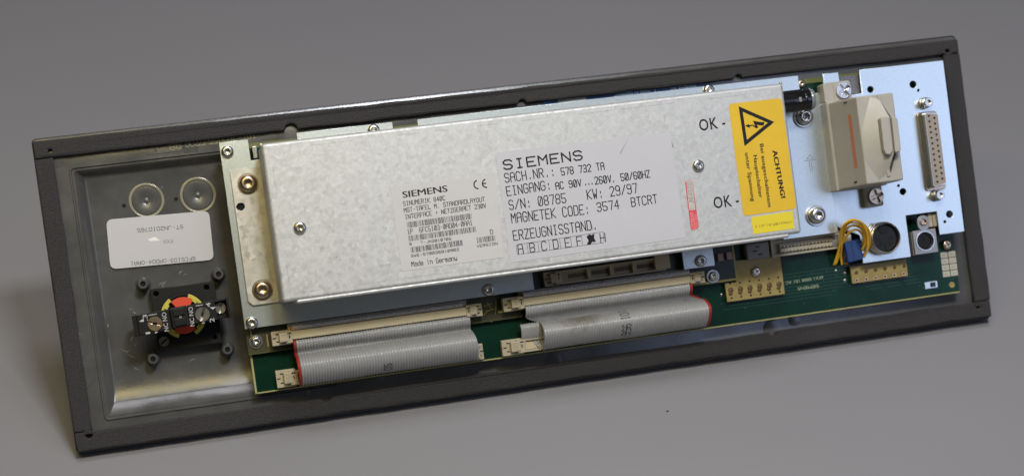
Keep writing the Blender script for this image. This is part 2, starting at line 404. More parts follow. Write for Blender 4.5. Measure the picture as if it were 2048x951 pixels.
# ---------------------------------------------------------------- faceplate (grey plastic back of the panel)
X0, X1, Y0, Y1 = -PW / 2, PW / 2, -PH / 2, PH / 2
FLZ = -6.8
ro = rect([(150, 343), (560, 292), (620, 775), (214, 829)], 0)       # recess rim
rx0, ry0, ry1 = ro[0], ro[2], ro[3]; rx1 = U(640, 560, 0).x
fi = [U(168, 355, FLZ), U(229, 806, FLZ)]
fx0, fy1, fy0 = (fi[0].x + fi[1].x) / 2 - .6, U(300, 334, FLZ).y, U(400, 780, FLZ).y
fx1 = rx1 - 5
def faceplate():
    vs, fs = [], []
    def ring(x0, x1, y0, y1, z, r=0):
        b = len(vs)
        for p in round_rect(x0, x1, y0, y1, max(r, .05), 4): vs.append((p[0], p[1], z))
        return list(range(b, len(vs)))
    R = [ring(X0 + 3, X1 - 3, Y0 + 3, Y1 - 3, -7.6, 2), ring(X0, X1, Y0, Y1, -6.2, 3), ring(X0, X1, Y0, Y1, -.9, 2.2), ring(X0 + .3, X1 - .3, Y0 + .3, Y1 - .3, -.25, 2.0),
         ring(X0 + .9, X1 - .9, Y0 + .9, Y1 - .9, 0, 1.6)]
    # flange -> raised rim round the recess -> sloped wall -> floor, with a soft hollow where wall meets floor
    e = 1.3
    R += [ring(rx0 - e - .9, rx1 + e, ry0 - e - .9, ry1 + e + .9, 0, 2.2), ring(rx0 - e - .6, rx1 + e, ry0 - e - .6, ry1 + e + .6, .7, 2.1),
          ring(rx0 - e, rx1 + e, ry0 - e, ry1 + e, .7, 1.8), ring(rx0 - e + .4, rx1 + e, ry0 - e + .4, ry1 + e - .4, -.3, 1.6),
          ring(rx0, rx1, ry0, ry1, -.3, 1.4), ring(rx0 + .4, rx1, ry0 + .4, ry1 - .4, -.7, 1.2)]
    dx, dy0, dy1 = fx0 - rx0, fy0 - ry0, ry1 - fy1
    R.append(ring(fx0, fx1, fy0, fy1, FLZ + 2.4, .6))
    for t in (.06, .13, .22, .33, .48, .7, 1.0):
        o_ = 14 * t; z = FLZ + 2.4 * (1 - t) ** 2.0
        R.append(ring(fx0 + o_ * .14, fx1 - o_, fy0 + o_, fy1 - o_ * .15, z, .6 + 1.5 * t))
    n = len(R[0])
    for a, b in zip(R, R[1:]):
        for i in range(n): fs.append((a[i], a[(i + 1) % n], b[(i + 1) % n], b[i]))
    nrim = 4 * n; fs.append(tuple(R[-1])); fs.append(tuple(R[0][::-1]))
    me = from_data(vs, fs); me.materials.append(M['plastic']); me.materials.append(M['bezel'])
    for i, p in enumerate(me.polygons):
        if i < nrim or i == len(fs) - 1: p.material_index = 1
    bm = bmesh.new(); bm.from_mesh(me); bmesh.ops.recalc_face_normals(bm, faces=bm.faces)
    for ed in bm.edges:
        if len(ed.link_faces) == 2 and ed.calc_face_angle(0) > math.radians(28): ed.smooth = False
    for f in bm.faces: f.smooth = True
    bm.to_mesh(me); bm.free(); return me
FP = link('faceplate', faceplate(), M['plastic'])

# foam seal, four strips with punched notches
FZ = 3.4
ix0 = (U(106, 313, FZ).x + U(183, 861, FZ).x) / 2; iy1 = (U(106, 316, FZ).y + U(1186, 189, FZ).y) / 2
iy0 = (U(183, 861, FZ).y + U(1946, 605, FZ).y) / 2; ix1 = (U(1890, 112, FZ).x + U(1947, 600, FZ).x) / 2
def notch(edge, side, items):
    """points along an edge y = edge with round bites; side +1 bites upward"""
    out = []
    for x, r in sorted(items):
        for i in range(9):
            a = math.pi * i / 8; out.append((x - r * math.cos(a), edge + side * r * .95 * math.sin(a)))
    return out
def nx(px, py): return U(px, py, FZ).x
tt = [(nx(582, 250), 3.2), (nx(1043, 196), 2.1), (nx(1477, 150), 2.1)]
top_o = [(X0 + .8, Y1 - 1.6), (X0 + .8, iy1)] + notch(iy1, 1, tt) + [(X1 - .8, iy1), (X1 - .8, Y1 - 2.8)]
bb = [(nx(1548, 668), 2.0), (nx(653, 797), 2.4)]
bot_o = [(X0 + .8, iy0)] + notch(iy0, -1, bb) + [(X1 - .9, iy0), (X1 - .9, Y0 + 1.6), (X0 + .9, Y0 + .9)]
def wobble(me, amp):
    from mathutils import noise
    for v in me.vertices:
        k = noise.noise_vector(v.co * .07) * amp; v.co.x += k.x; v.co.y += k.y
def dense(pts, step=6):
    out = []
    for a, b in zip(pts, pts[1:] + pts[:1]):
        a, b = Vector(a), Vector(b); k = max(1, int((b - a).length / step))
        for i in range(k): out.append(a.lerp(b, i / k))
    return out
for o_, l in ((top_o, None), (bot_o, None), ([(X0 + .5, iy0 + .3), (ix0, iy0 + .3), (ix0 + .2, iy1 - .3), (X0 + .5, iy1 - .3)], None),
              ([(ix1, iy0 + .3), (X1 - .6, iy0 + .3), (X1 - .6, iy1 - .3), (ix1, iy1 - .3)], None)):
    hl = []
    if o_ is top_o: hl = [circ(*U(101, 302, FZ), 1.0, 10), circ(*U(1896, 104, FZ), 1.3, 10)]
    if o_ is bot_o: hl = [circ(*U(177, 869, FZ), 1.7, 12), circ(*U(1957, 611, FZ), 1.3, 10)]
    me = plate_me(dense(o_), .05, FZ, hl, bevel=1.0); wobble(me, .45)
    link('foam_seal', me, M['foam'], smooth=False)
# moulded ejector marks, fixing bosses and lettering on the plastic
def disc_part(name, px, py, rpx, z, h, m, parent=FP, n=28):
    c = U(px, py, z); return link(name, lathe_me([(rpx / 3.93, 0), (rpx / 3.93, h * .8), (rpx / 3.93 - .25, h)], n), m, parent, (c.x, c.y, z))
for px, py, r in ((155, 691, 24), (160, 750, 26), (172, 845, 16), (338, 835, 17), (1107, 722, 17), (1588, 640, 12), (1545, 657, 20), (115, 322, 12), (1962, 590, 14), (380, 292, 16)):
    disc_part('moulding_mark', px, py, r, 0, .22, M['plastic'])
bx = rect([(292, 291), (368, 281), (372, 302), (296, 309)], 0)
mb = MB(); t = .22
for a in ((bx[0], bx[1], bx[2], bx[2] + t), (bx[0], bx[0] + t, bx[2], bx[3] + 3), (bx[1], bx[1] + t, bx[2], bx[3] + 3)): mb.box(a[0], a[1], a[2], a[3], 0, .3)
link('raised_border', mb.me(), M['plastic'], FP)
for txt, a, b, h in (("08", (361, 285), (339, 288), 12), ("5200", (408, 279), (370, 283), 10.5), ("55", (433, 276), (417, 278), 10), ("101-7000", (510, 266), (437, 275), 10)):
    p, q = U(*a, .12), U(*b, .12); d = (q - p); W = d.length; d.normalize()
    mb = stroke_mb(txt, p, d, W, h / 3.93, .55, lambda x, y, l: (x, y, .25 + l), True)
    me = from_data(mb.v, mb.f); o = link('raised_lettering', me, mat('glossy_raised', (.30, .285, .20), .25) if 'glossy_raised' not in bpy.data.materials else bpy.data.materials['glossy_raised'], FP)  # colour lighter than the plastic paints the light on the raised strokes
    s = o.modifiers.new('solidify', 'SOLIDIFY'); s.thickness = .25; s.offset = -1
    bvm = o.modifiers.new('bevel', 'BEVEL'); bvm.width = .1; bvm.segments = 1
mb = MB(); a, b = U(305, 283, 0), U(312, 303, 0); mb.add([(a.x, a.y, .25), (a.x + .7, a.y, .25), (b.x + .5, b.y, .4), (b.x - .3, b.y, .3)], [(0, 1, 2, 3)])
link('raised_arrow', mb.me(), M['plastic'], FP)
ftext("SIEMENS", (712, 245), (640, 254), 9, .2, M['plastic'], FP, name='raised_lettering').modifiers.new('solidify', 'SOLIDIFY').thickness = .3
ftext("SIEMENS", (990, 216), (935, 223), 8, .2, M['plastic'], FP, name='raised_lettering').modifiers.new('solidify', 'SOLIDIFY').thickness = .3
# knock-outs in the recess floor
for px, py, r in ((293, 401, 34), (396, 390, 35)):
    c = U(px, py, FLZ); r = r / 3.93 - .9
    k = link('knockout_disc', lathe_me([(r - .75, 0), (r - 1.0, .30), (r - 1.6, .36), (2.2, .30), (1.5, .05), (1.0, .3), (.4, .45)], 48), M['plastic'], FP, (c.x, c.y, FLZ + .02))
    k = link('knockout_ring', lathe_me([(r + .95, 0), (r + .7, .5), (r + .35, .62), (r - .1, .5), (r - .55, .06)], 48, hollow=True), bpy.data.materials.get('polished_ring') or mat('polished_ring', (.26, .245, .17), .16, var=.1, vscale=.1), FP, (c.x, c.y, FLZ + .02))  # yellowish ring colour paints the light caught on the groove edges
for px, py in ((248, 411), (352, 398)):
    c = U(px, py, FLZ); link('pilot_hole', lathe_me([(1.0, .0), (.75, .12), (.7, .05)], 14), M['hole'], FP, (c.x, c.y, FLZ + .01))
# screw posts
post = lathe_me([(3.9, 0), (3.1, .9), (2.5, 8.2), (2.3, 8.6), (1.3, 8.6), (1.2, 6.0)], 24)
bore = lathe_me([(1.24, 6.2), (1.2, 6.25)], 14)
for px, py in ((286, 567), (437, 548), (306, 717), (455, 698)):
    c = U(px, py, FLZ + 8.6); o = link('screw_post', post, M['plastic'], FP, (c.x, c.y, FLZ)); link('bore', bore, M['hole'], FP, (c.x, c.y, FLZ + 1.2))
# pale scuffs in the recess
mb = MB()
for k, (px, py, a, L_) in enumerate(((323, 567, .4, 4.5), (330, 566, .9, 3), (327, 570, 1.4, 3.5), (370, 549, 0, 2.2), (250, 700, 2.6, 5), (262, 710, 2.5, 5), (256, 703, .4, 3), (273, 735, 2.5, 4), (262, 617, 2.7, 3), (270, 623, 2.6, 2),
                     (265, 677, .9, 3.2), (272, 690, .8, 2.2), (358, 748, 1.0, 3.5), (352, 742, .5, 2), (385, 720, .2, 5), (325, 374, 1.6, 2), (362, 545, .6, 3.0), (218, 650, 1.5, 2))):
    c = U(px, py, FLZ + .05); d = Vector((math.cos(a), math.sin(a))); nrm = Vector((-d.y, d.x)) * random.uniform(.10, .24)
    p = c - d * L_ / 2; q = c + d * L_ / 2; mmm = c + nrm * 3
    mb.add([(p.x, p.y, FLZ + .04 + k * .002), (mmm.x - nrm.x, mmm.y - nrm.y, FLZ + .04 + k * .002), (q.x, q.y, FLZ + .04 + k * .002), (mmm.x + nrm.x, mmm.y + nrm.y, FLZ + .04 + k * .002)], [(0, 1, 2, 3)])
scf = link('scuff_marks', from_data(mb.v, mb.f), mat('pale_scuff', (.26, .26, .25), .6), FP); scf['kind'] = 'stuff'
# blue label on the flange
B1 = decal('blue_label', [(1086, 200), (1420, 161), (1421, 168), (1087, 220)], .2, M['bluelab'], FP)
decal('grey_field', [(1116, 200), (1172, 193), (1174, 210), (1118, 217)], .26, mat('pale_field', (.33, .35, .36), .5), FP)
ftext("MADE IN GERMANY", (1300, 178), (1228, 187), 7, .27, M['bluep'], FP); ftext("SIEMENS AG", (1392, 168), (1340, 174), 7, .27, M['bluep'], FP); ftext("I", (1310, 176), (1308, 176.4), 9, .27, M['bluep'], FP)

# emergency stop head that props the far end up (front side)
c = U(367, 631, FLZ)
# its length is what reaches down to the table
upl = (root_rigid.to_3x3().transposed() @ Vector((0, 0, 1)))
def hgt(zz_, rr_): return (root_rigid @ (Vector((c.x, c.y, zz_)) * .001)).z * 1000 - rr_ * math.sqrt(max(0, 1 - upl.z ** 2))
bz = -20
while hgt(bz, 20) > .1 and bz > -90: bz -= .5
link('mushroom_button', lathe_me([(11, -10), (11, bz + 8), (19, bz + 5), (20, bz), (18, bz - 5), (10, bz - 8)], 40), M['redact'], ROOT, (c.x, c.y, 0))

# ---------------------------------------------------------------- white inventory sticker
SZ = FLZ + 1.0
ST = decal('inventory_sticker', [(212, 439), (418, 421), (428, 519), (221, 538)], SZ, M['sticker'], ROOT, r=3.2, snap=False)
ptext("ST-JN2010765", (365.5, 449.5), (274.5, 457), 6.8, SZ + .04, M['ink'], ST, sw=.2, plain0=True)
ptext("6FC5103-0AD04-0AA1", (389.8, 513), (261.3, 523), 6.8, SZ + .04, M['ink'], ST, sw=.2, plain0=True)
ftext("PXX", (345, 478), (325, 480), 7.5, SZ + .04, M['inkgrey'], ST)
decal('pale_patch', [(296, 478), (310, 473), (320, 481), (300, 482)], SZ + .05, mat('bright_paper', (.78, .77, .74), .4), ST, snap=False, th=.05)  # small patch paler than the sticker around it

# ---------------------------------------------------------------- emergency-stop contact block
EZ = FLZ
EB = bpy.data.objects.new('stop_switch', None); COL.objects.link(EB); EB.parent = ROOT
ex0, ex1, ey0, ey1 = rect([(301, 577), (431, 562), (443, 687), (316, 700)], EZ + 7)
hol = [circ(*U(x, y, EZ + 7), 1.2, 14) for x, y in ((312, 587), (413, 574), (429, 673))]
link('mounting_collar', plate_me([(ex0, ey0), (ex1, ey0), (ex1, ey1), (ex0, ey1)], EZ + .2, EZ + 7, hol, .35), M['black'], EB)
cc = U(367, 631, EZ + 8)
link('bayonet_body', lathe_me([(11.6, 0), (11.6, 1.2), (11.2, 1.6), (9.8, 1.6), (9.6, .6), (4, .6)], 48), M['black'], EB, (cc.x, cc.y, EZ + 7))
def arc_me(r0, r1, a0, a1, z0, z1, n=14):
    vs, fs = [], []
    for i in range(n + 1):
        a = math.radians(a0 + (a1 - a0) * i / n)
        for r, z in ((r0, z0), (r1, z0), (r1, z1), (r0, z1)): vs.append((r * math.cos(a), r * math.sin(a), z))
    for i in range(n):
        for k in range(4): fs.append((i * 4 + k, i * 4 + (k + 1) % 4, i * 4 + 4 + (k + 1) % 4, i * 4 + 4 + k))
    fs += [(0, 1, 2, 3), tuple(range(4 * n, 4 * n + 4))[::-1]]
    m = from_data(vs, fs); bm = bmesh.new(); bm.from_mesh(m); bmesh.ops.recalc_face_normals(bm, faces=bm.faces); bm.to_mesh(m); bm.free(); return m
for a0, a1 in ((24, 70), (122, 168), (200, 250), (296, 340)):
    link('locking_ring', arc_me(9.0, 10.9, a0, a1, 0, 2.4), M['yellowp'], EB, (cc.x, cc.y, EZ + 8.2), bev=.25)
    link('ring_lug', arc_me(8.2, 9.9, a0 + 14, a1 - 16, 2.4, 3.4), M['yellowp'], EB, (cc.x, cc.y, EZ + 8.2), bev=.25)
for s in (1, -1):
    link('actuator', arc_me(.5, 8.9, 90 * s - 38, 90 * s + 36, 0, 3.2 if s > 0 else 2.4), M['redact'], EB, (cc.x + .2 * s, cc.y + .2, EZ + 8.2), bev=.4)
BZ = EZ + 24
bar = poly_local([(263, 631), (455, 594), (463, 634), (270, 673)], BZ, False)
# the switch block: two blocks, a centre latch and the open end of a terminal
def lerp_q(q, u, v): return (q[0] * (1 - u) + q[1] * u) * (1 - v) + (q[3] * (1 - u) + q[2] * u) * v
def qprism(name, u0, u1, v0, v1, z0, z1, m, parent=EB, bev=.25):
    mb = MB(); mb.prism([lerp_q(bar, u0, v0), lerp_q(bar, u0, v1), lerp_q(bar, u1, v1), lerp_q(bar, u1, v0)], z0, z1)
    return link(name, mb.me(), m, parent, bev=bev)
qprism('contact_block', .05, .385, .02, .99, EZ + 10, BZ, M['black'])
qprism('contact_block', .575, .86, .01, .97, EZ + 10, BZ, M['black'])
qprism('latch_block', .392, .568, -.01, .98, EZ + 10, BZ + 1.6, M['black'], bev=.5)
qprism('latch_step', .42, .54, .08, .42, BZ + 1.6, BZ + 2.6, M['black']); qprism('latch_step', .42, .54, .55, .9, BZ + 1.6, BZ + 2.6, M['black'])
qprism('latch_slot', .476, .50, .42, .62, BZ + 1.7, BZ + 1.75, M['greyp'], bev=0)
qprism('terminal_guard', 0, .05, 0, 1, EZ + 12, BZ - 1, M['black']); qprism('terminal_guard', .0, .02, .2, 1, BZ - 1, BZ + .5, M['black'])
qprism('terminal_guard', .975, 1, 0, 1, EZ + 12, BZ + .6, M['black']); qprism('terminal_guard', .86, .975, .0, .12, EZ + 12, BZ + .3, M['black'])
qprism('terminal_guard', .86, .975, .12, .98, EZ + 8, BZ - 5, M['black'])
k = lerp_q(bar, .908, .45); link('terminal_screw', head_me(2.6, 1.2, 2.4, .6, slotf), M['steel'], EB, (k.x, k.y, BZ - 4.9), 1.3)
for px, py, rz in ((310, 646.5, -.35), (405, 628, 1.2)):
    k = U(px, py, BZ + .5); link('terminal_screw', head_me(3.2, .9, 3.1, .7, slotf, 48), M['steel'] if px > 350 else M['brass'], EB, (k.x, k.y, BZ), rz)
def eb(x, y): return (x / 3.9625 + 200, y / 3.9625 + 520)
zz = BZ + .06
for t, a, b, h in (("NC NO", (546, 558), (522, 410), 8.6), ("NC NO", (750, 519), (734, 368), 8.6), (".3", (380, 476), (373, 428), 9), ("1", (399, 580), (397, 566), 9), (".4", (882, 382), (874, 332), 9), ("2", (908, 488), (903, 454), 9)):
    ftext(t, eb(*a), eb(*b), h, zz, M['white'], EB)
mb = MB()
for tri in (((308, 485), (345, 462), (348, 486)), ((434, 553), (460, 568), (438, 580)), ((874, 372), (917, 368), (894, 390)), ((806, 500), (818, 480), (832, 497)), ((385, 433), (450, 422), (451, 427), (386, 438)), ((758, 358), (815, 349), (816, 354), (759, 363))):
    mb.quadz([U(*eb(*p), zz) for p in tri], zz)
link('printed_marks', from_data(mb.v, mb.f), M['white'], EB)
k = U(328, 682, EZ + 7); link('collar_screw', head_me(2.3, .6, 2.2, .5, slotf), M['darksteel'], EB, (k.x, k.y, EZ + 6.7), .6)

# ---------------------------------------------------------------- circuit board
PZ = 8.0
bl, br = U(511, 787, PZ), U(1919, 582, PZ)
px0, px1, py0, py1 = bl.x, br.x, (bl.y + br.y) / 2, U(1620, 157, PZ).y
PC = link('circuit_board', box_me(px0, px1, py0, py1, PZ - .25, PZ), M['pcb'])
link('board_laminate', box_me(px0 - .05, px1 + .05, py0 - .35, py1 + .05, PZ - 1.9, PZ - .26), M['pcbedge'], PC)
link('board_border', box_me(px0 - .05, px0 + .9, py0, py1, PZ + .01, PZ + .05), M['pcbedge'], PC)
link('board_border', box_me(px0 + .9, px1, py0 - .3, py0 + .35, PZ + .01, PZ + .05), M['pcbedge'], PC)
link('board_border', box_me(px0 + .9, px1, py1 - 2.4, py1 + .05, PZ + .01, PZ + .05), mat('olive_border', (.10, .11, .02), .5), PC)
for x in (px0 + 12, -60, 40, 150, px1 - 8):                                   # stand-offs below the board
    for y in (py0 + 6, py1 - 6): link('standoff', lathe_me([(2.4, 0), (2.4, PZ - 1.9)], 6), M['plastic'], PC, (x, y, 0))
def ftxt(t, a, b, h, m=M['silk']): ftext(t, a, b, h, PZ + .05, m, PC)
ftxt("SIEMENS", (1637, 568), (1595, 574), 7); ftxt("6FX1 0888 1B1 AC", (1646, 551), (1570, 563), 6)
# traces
mb = MB()
for k in range(9):
    y = py0 + 8 + k * 1.7
    a = 90 + k * 3; mb.box(a, 150 + 3 * k, y, y + .35, PZ, PZ + .03); mb.box(-70 - k, -50 + k * 2, y + 2, y + 2.35, PZ, PZ + .03)
    for q in range(3): mb.box(170 + q * 11 - k * 1.3, 178 + q * 11 - k * 1.3, y, y + .3, PZ, PZ + .03)
o = link('copper_traces', mb.me(), mat('mask_over_copper', (.003, .034, .018), .3), PC); o['kind'] = 'stuff'
mb = MB()
for k in range(36):
    x, y = random.uniform(60, 228), random.uniform(py0 + 2, py0 + 22); mb.disc(x, y, .28, PZ + .03, PZ + .06, 8)
o = link('via_holes', mb.me(), mat('via_tin', (.03, .08, .045), .4), PC); o['kind'] = 'stuff'
# grid of white marking fields, component, fiducial
gq = [U(1879, 506, PZ), U(1913, 501, PZ), U(1915, 551, PZ), U(1886, 554, PZ)]
gx0, gx1, gy0, gy1 = U(1880, 508, PZ).x, U(1911, 503, PZ).x, U(1898, 553, PZ).y, U(1896, 502, PZ).y
for i in range(2):
    for j in range(4):
        w_ = (gx1 - gx0) / 2; h_ = (gy1 - gy0) / 4
        o = link('marking_field', box_me(gx0 + i * w_ + .2, gx0 + (i + 1) * w_ - .2, gy0 + j * h_ + .2, gy0 + (j + 1) * h_ - .2, PZ + .02, PZ + .07), mat('field_ink', (.42, .40, .32), .6) if i + j == 0 else bpy.data.materials['field_ink'], PC)
        mb = MB(); mb.box(gx0 + i * w_ + 1.3, gx0 + i * w_ + 2.6, gy0 + j * h_ + 1.2, gy0 + j * h_ + 1.7, PZ + .075, PZ + .08)
        link('field_mark', mb.me(), M['inkgrey'], PC)
cx = U(1862, 569, PZ); link('solder_jumper', box_me(cx.x - 3.6, cx.x + 3.6, cx.y - 1.8, cx.y + 1.8, PZ, PZ + .25), M['steel'], PC, bev=.1)
link('jumper_chip', box_me(cx.x - .2, cx.x + 2.2, cx.y - 1.2, cx.y + 1.2, PZ + .25, PZ + 1.1), M['darkpcb'], PC, bev=.1)
cx = U(1904, 569, PZ); link('fixing_hole', lathe_me([(1.6, 0), (1.5, .1), (.9, .1), (.8, .02)], 18), M['tan'], PC, (cx.x, cx.y, PZ))
for px, py in ((1690, 545), (1690, 560), (1443, 588), (983, 640), (1672, 540)):
    cx = U(px, py, PZ); link('solder_pad', lathe_me([(.9, 0), (.6, .35), (.3, .45)], 12), M['steel'], PC, (cx.x, cx.y, PZ))
# tan terminal boards
def tan_board(pts, z, rows, name='terminal_board'):
    q = poly_local(pts, z); mb = MB(); mb.prism(q, z - 1.5, z); o = link(name, mb.me(), M['tan'], PC, bev=.12)
    return o
TB1 = tan_board([(1469, 522), (1562, 509), (1568, 587), (1455, 604), (1450, 567), (1471, 564)], PZ + 3, 6)
TB2 = tan_board([(1701, 533), (1812, 517), (1816, 550), (1705, 568)], PZ + 3, 6)
def z7(x, y): return (x / 5.12 + 1440, y / 5.12 + 480)
for i in range(6):
    for (a, b, r, kind) in (((120, 590), (612, 525), .55, 0), ((105, 445), (597, 382), .5, 0), ((110, 510), (605, 448), 1.5, 1), ((108, 545), (600, 485), 1.2, 1)):
        t = i / 5; p = U(*z7(a[0] + (b[0] - a[0]) * t, a[1] + (b[1] - a[1]) * t), PZ + 3)
        link('flux_spot' if kind else 'pin_hole', lathe_me([(r, 0), (r * .8, .05 + .25 * kind), (r * .4, .06 + .4 * kind)], 12), M['tanspot'] if kind else M['hole'], PC, (p.x, p.y, PZ + 3.0))
    t = i / 5; p = U(*z7(1400 + 480 * t, 411 - 68 * t), PZ + 3)
    link('solder_ring', lathe_me([(1.35, 0), (1.1, .35), (.6, .35), (.5, .1)], 16), M['pad'], PC, (p.x, p.y, PZ + 3))
    link('pin_hole', lathe_me([(.5, .12), (.4, .14)], 10), M['hole'], PC, (p.x, p.y, PZ + 3))
    p = U(*z7(1395 + 490 * t, 330 - 68 * t), PZ + 3); link('flux_spot', lathe_me([(1.1, 0), (.8, .2)], 10), M['tanspot'], PC, (p.x, p.y, PZ + 3))
# interface board (upper level, mostly in shadow) at both ends
SZB = PZ + 3.4
q = poly_local([(1040, 470), (1480, 430), (1478, 556), (1425, 566), (1420, 545), (1046, 600)], SZB)
x0, x1, y0, y1 = U(980, 500, SZB).x, U(1474, 555, SZB).x, U(1450, 562, SZB).y, U(1450, 420, SZB).y
IB = link('interface_board', box_me(x0, x1, y0, y1, SZB - 1.4, SZB), M['darkpcb'])
link('board_laminate', box_me(x0, x1 + .3, y0 - .2, y0 + .9, SZB + .01, SZB + .06), M['pcbedge'], IB)
link('board_laminate', box_me(x1 - .6, x1 + .3, y0 + .9, y1, SZB + .01, SZB + .06), M['pcbedge'], IB)
for px, py in ((1441, 514), (1459, 511)):
    c = U(px, py, SZB + 1.5); link('chip_capacitor', box_me(c.x - 1.5, c.x + 1.5, c.y - 1.9, c.y + 1.9, SZB, SZB + 1.6), M['pink'], IB, bev=.25)
x0, x1, y0, y1 = U(495, 690, SZB).x, U(560, 690, SZB).x, U(540, 694, SZB).y, U(540, 640, SZB).y
IB2 = link('interface_board', box_me(x0, U(1040, 600, SZB).x, U(990, 633, SZB).y - 1.5, y1 + 12, SZB - 1.4, SZB), mat('olive_board', (.035, .035, .006), .45))
link('board_laminate', box_me(x0, U(1040, 600, SZB).x, U(990, 633, SZB).y - 1.9, U(990, 633, SZB).y - 1.51, SZB - 1.4, SZB + .03), mat('olive_edge', (.07, .07, .012), .6), IB2)
for px, py in ((502, 668), (535, 680)):
    c = U(px, py, SZB); link('copper_strip', box_me(c.x - .3, c.x + .3, c.y - 3, c.y + 3, SZB + .01, SZB + .07), M['pad'], IB2)
mb = MB()
for k, (a, b) in enumerate((((968, 612), (985, 606)), ((970, 622), (990, 617)), ((992, 600), (991, 628)), ((966, 630), (978, 620)), ((974, 604), (984, 618)))):
    p, q = U(*a, SZB), U(*b, SZB); d = (q - p).normalized(); nn_ = Vector((-d.y, d.x)) * .15
    mb.add([(p.x - nn_.x, p.y - nn_.y, SZB + .05 + k * .003), (q.x - nn_.x, q.y - nn_.y, SZB + .05 + k * .003), (q.x + nn_.x, q.y + nn_.y, SZB + .05 + k * .003), (p.x + nn_.x, p.y + nn_.y, SZB + .05 + k * .003)], [(0, 1, 2, 3)])
link('component_outline', from_data(mb.v, mb.f), mat('yellow_print', (.30, .30, .03), .5), IB2)

# ---------------------------------------------------------------- chassis plate
MZ = 17.0
out = [(438, 286), (496, 278), (501, 321), (540, 316), (596, 300), (595, 265), (785, 244), (788, 275), (838, 268), (835, 240), (1596, 150), (1601, 190), (1650, 184),
       (1645, 148), (1676, 145), (1683, 192), (1726, 187), (1717, 141), (1885, 120), (1930, 462), (1880, 469), (1873, 422), (1811, 431),
       (1822, 513), (1727, 526), (1719, 470), (1674, 458), (1423, 480), (1430, 531), (1369, 538), (1363, 500), (1063, 540), (1069, 578), (490, 657)]
out[-1] = (490, 658)
zh = []
for px, py, r in ((1741, 179, 1.75), (1826, 169, 1.9), (1837, 181, .75), (1806, 383, 1.8), (1797, 371, .75), (1899, 428, 1.9), (1890, 443, .8)):
    c = U(px, py, MZ); zh.append(circ(c.x, c.y, r, 20))
q = poly_local(out, MZ)
CP = link('chassis_plate', plate_me(q, MZ - 1.4, MZ, zh, .12), M['zinc'])
c = U(1699, 170, 10); link('speckled_pad', box_me(c.x - 7, c.x + 7, c.y - 12, c.y + 4.5, PZ, PZ + 5), mat('speckled_foil', (.01, .01, .012), .35, col2=(.22, .22, .25), vscale=2.2, detail=8), PC)
# screws and spacers
hexhead = head_me(3.0, 1.9, 1.55, 1.1, hexf, 36)
bighex = head_me(4.3, 2.6, 2.2, 1.5, hexf, 36, washer=4.95, wh=.45)
tall = head_me(4.3, 3.4, 2.2, 1.7, hexf, 36, washer=5.3, wh=1.1)
smallhex = head_me(2.1, 1.4, 1.1, .8, hexf, 36)
phil = head_me(3.0, 1.7, 1.5, .9, crossf, 48)
def screw(px, py, z, me, m, parent, rz=0, zoff=1.5):
    c = U(px, py, z + zoff); return link('screw', me, m, parent, (c.x, c.y, z), rz)
screw(455, 303, MZ, hexhead, M['steel'], CP, .3); screw(504, 645, MZ, hexhead, M['brass'], CP, .1)
screw(978, 579, MZ, hexhead, M['darksteel'], CP, .5); screw(1403, 521, MZ, hexhead, M['darksteel'], CP, .9)
screw(1419, 180, MZ, hexhead, M['brass'], CP, .2); screw(748, 260, MZ, hexhead, M['brass'], CP, .7)
wash = head_me(2.4, 1.6, 1.3, .9, hexf, 36, washer=3.5, wh=.7)
screw(1604, 167, PZ + 4, smallhex, M['brass'], PC, .1)
screw(1896, 489, PZ + 2, head_me(2.5, 1.3, 1.4, .8, crossf, 48), M['brass'], PC, .3)
screw(512, 682, SZB, wash, M['steel'], IB2, .3); screw(1427, 552, SZB, wash, M['steel'], IB, .3)
screw(1513, 543, PZ + 3, head_me(2.6, 1.9, 1.3, .9, crossf, 48), M['steel'], PC, .4)
# folded post beside the cover, glimpsed through the corner gap
c = U(509, 303, 12); link('terminal_post', box_me(c.x - 1, c.x + 1.2, c.y - 3.5, c.y + 2.5, PZ, 13), M['steel'], PC, bev=.3)

# ---------------------------------------------------------------- power supply cover
CZ = 44.0
bx0, bx1, by0, by1 = rect([(521, 287), (1564, 167), (1603, 464), (565, 606)], CZ - 1.0)
EZ2 = MZ + 1.2
vs = box_me(bx0, bx1, by0, by1, EZ2, CZ)
PS = link('power_supply_cover', vs, M['galv'], smooth=False)
b = PS.modifiers.new('bevel', 'BEVEL'); b.width = 1.7; b.segments = 4; b.limit_method = 'ANGLE'
PS.data.polygons.foreach_set('use_smooth', [True] * len(PS.data.polygons))
b.harden_normals = True
# folded flap along the lower side, its ends cut back
fl0, fl1 = U(592, 600, CZ - 3).x, U(1575, 468, CZ - 3).x
o = link('folded_flap', box_me(fl0, fl1, by0 - 1.4, by0 + .6, EZ2 + 1, CZ - .35), M['galv'], PS); bb_ = o.modifiers.new('bevel', 'BEVEL'); bb_.width = 1.2; bb_.segments = 4
for p in o.data.polygons: p.use_smooth = True
bb_.harden_normals = True
# corner tab where the folds meet
c = (bx0 + .3, by1 - .6); link('corner_weld', lathe_me([(.9, 0), (.8, .8), (.3, 1.1)], 10), M['galv2'], PS, (c[0], c[1], CZ - 2.2))
c = (bx1 - .6, by1 + .1); link('corner_weld', lathe_me([(.9, 0), (.7, .8), (.3, 1.1)], 10), M['galv2'], PS, (c[0], c[1], CZ - 1.9))
